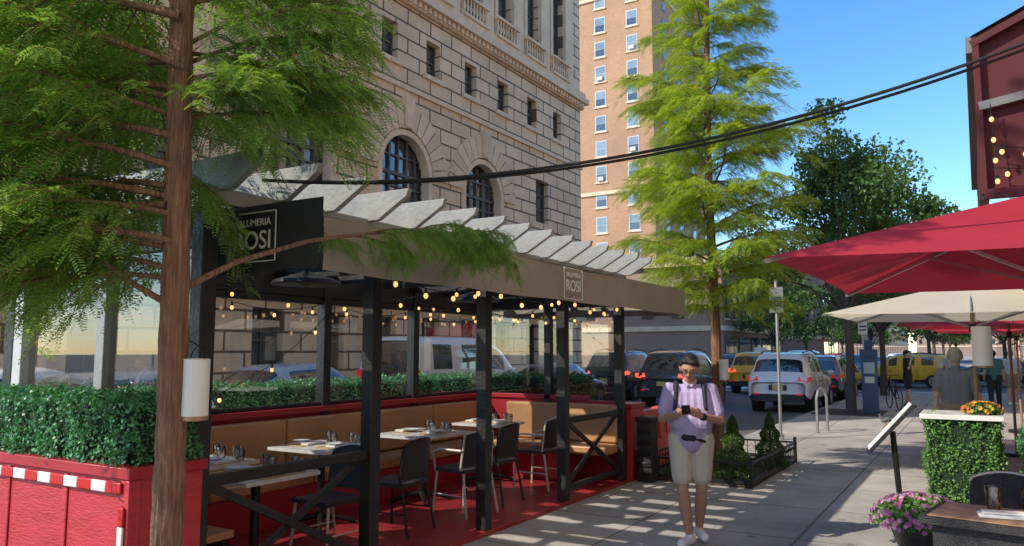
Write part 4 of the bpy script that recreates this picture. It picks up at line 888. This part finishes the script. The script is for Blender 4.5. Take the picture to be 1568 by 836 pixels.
person('pedestrian',(-.27,11.7,0),math.pi,stand(knL=(-.1,-.1,.5),anL=(-.1,-.2,.09),toeL=(-.1,-.35,0)),dict(skin=SKINL,top=GTEE,bottom=KHK,hair=HAIRG,shoe=SHOEW),voxel=.010,belly=.02,sc=1.01)
person('pedestrian',(-1.9,26.6,0),rad(80),stand(elL=(-.25,-.1,1.18),wrL=(-.1,-.15,1.45)),dict(skin=SKINL,top=BTEE,bottom=BTEE,hair=HAIRB,shoe=BTEE),voxel=.014)
person('pedestrian',(.35,27,0),math.pi,stand(),dict(skin=SKIN,top=GRN,bottom=BTEE,hair=HAIRB,shoe=BTEE,long=True),voxel=.016)
person('pedestrian',(.85,29,0),math.pi,stand(),dict(skin=SKINL,top=TEE,bottom=KHK,hair=HAIRG,shoe=SHOEW),voxel=.016)
person('pedestrian',(-.9,33,0),rad(190),stand(),dict(skin=SKIN,top=TEE,bottom=NAVY,hair=HAIRB,shoe=BTEE,long=True),voxel=.016)
q=MB(); PG=mat('pigeon_grey',(.12,.12,.14),.6); q.ell((0,0,.13),(.06,.12,.06),PG,10,8,Matrix.Rotation(.3,3,'X')); q.tube([(0,-.08,.15),(0,-.12,.2),(0,-.125,.23)],[.04,.03,.026],PG); q.ell((0,-.135,.24),(.025,.03,.025),PG); q.cyl((0,-.155,.238),(0,-.185,.23),.007,BLKM,6,.002); q.tube([(0,.08,.11),(0,.2,.07)],[.035,.02],PG)
for sx in(-.025,.025): q.cyl((sx,0,0),(sx,0,.09),.005,BARR,5); q.tube([(sx,-.03,.004),(sx,.02,.004)],.005,BARR,4)
q.build('pigeon',(-1.9,19.8,0),rad(-70))

# ------------------------------------------------------------ light, world, camera
Sd=Vector((-.6,-.8,0)).normalized(); el=rad(38); S=Vector((Sd.x*math.cos(el),Sd.y*math.cos(el),math.sin(el)))
W=bpy.data.worlds.new('World'); scene.world=W; W.use_nodes=True; nt=W.node_tree; sky=nt.nodes.new('ShaderNodeTexSky'); sky.sky_type='NISHITA'; sky.sun_disc=False
sky.sun_elevation=el; sky.sun_rotation=math.atan2(S.x,S.y)%(2*math.pi); sky.air_density=1.0; sky.dust_density=.1; sky.ozone_density=3.0
hs=nt.nodes.new('ShaderNodeHueSaturation'); hs.inputs['Saturation'].default_value=1.25; hs.inputs['Value'].default_value=1.75
bg=nt.nodes['Background']; nt.links.new(sky.outputs[0],hs.inputs['Color']); nt.links.new(hs.outputs[0],bg.inputs[0]); bg.inputs[1].default_value=.15
ld=bpy.data.lights.new('sun','SUN'); ld.energy=5; ld.angle=rad(.5); ld.color=(1,.90,.75); lo=bpy.data.objects.new('sun',ld); scene.collection.objects.link(lo); lo.rotation_euler=(-S).to_track_quat('-Z','Y').to_euler()
cd=bpy.data.cameras.new('camera'); cd.sensor_width=36; cd.lens=27.05; cd.clip_end=2000; cd.clip_start=.05
co=bpy.data.objects.new('camera',cd); scene.collection.objects.link(co); co.location=(0,0,1.7); co.rotation_euler=(rad(90+5.8),0,rad(31.1)); scene.camera=co
scene.view_settings.view_transform='Standard'; scene.view_settings.look='None'; scene.view_settings.exposure=0
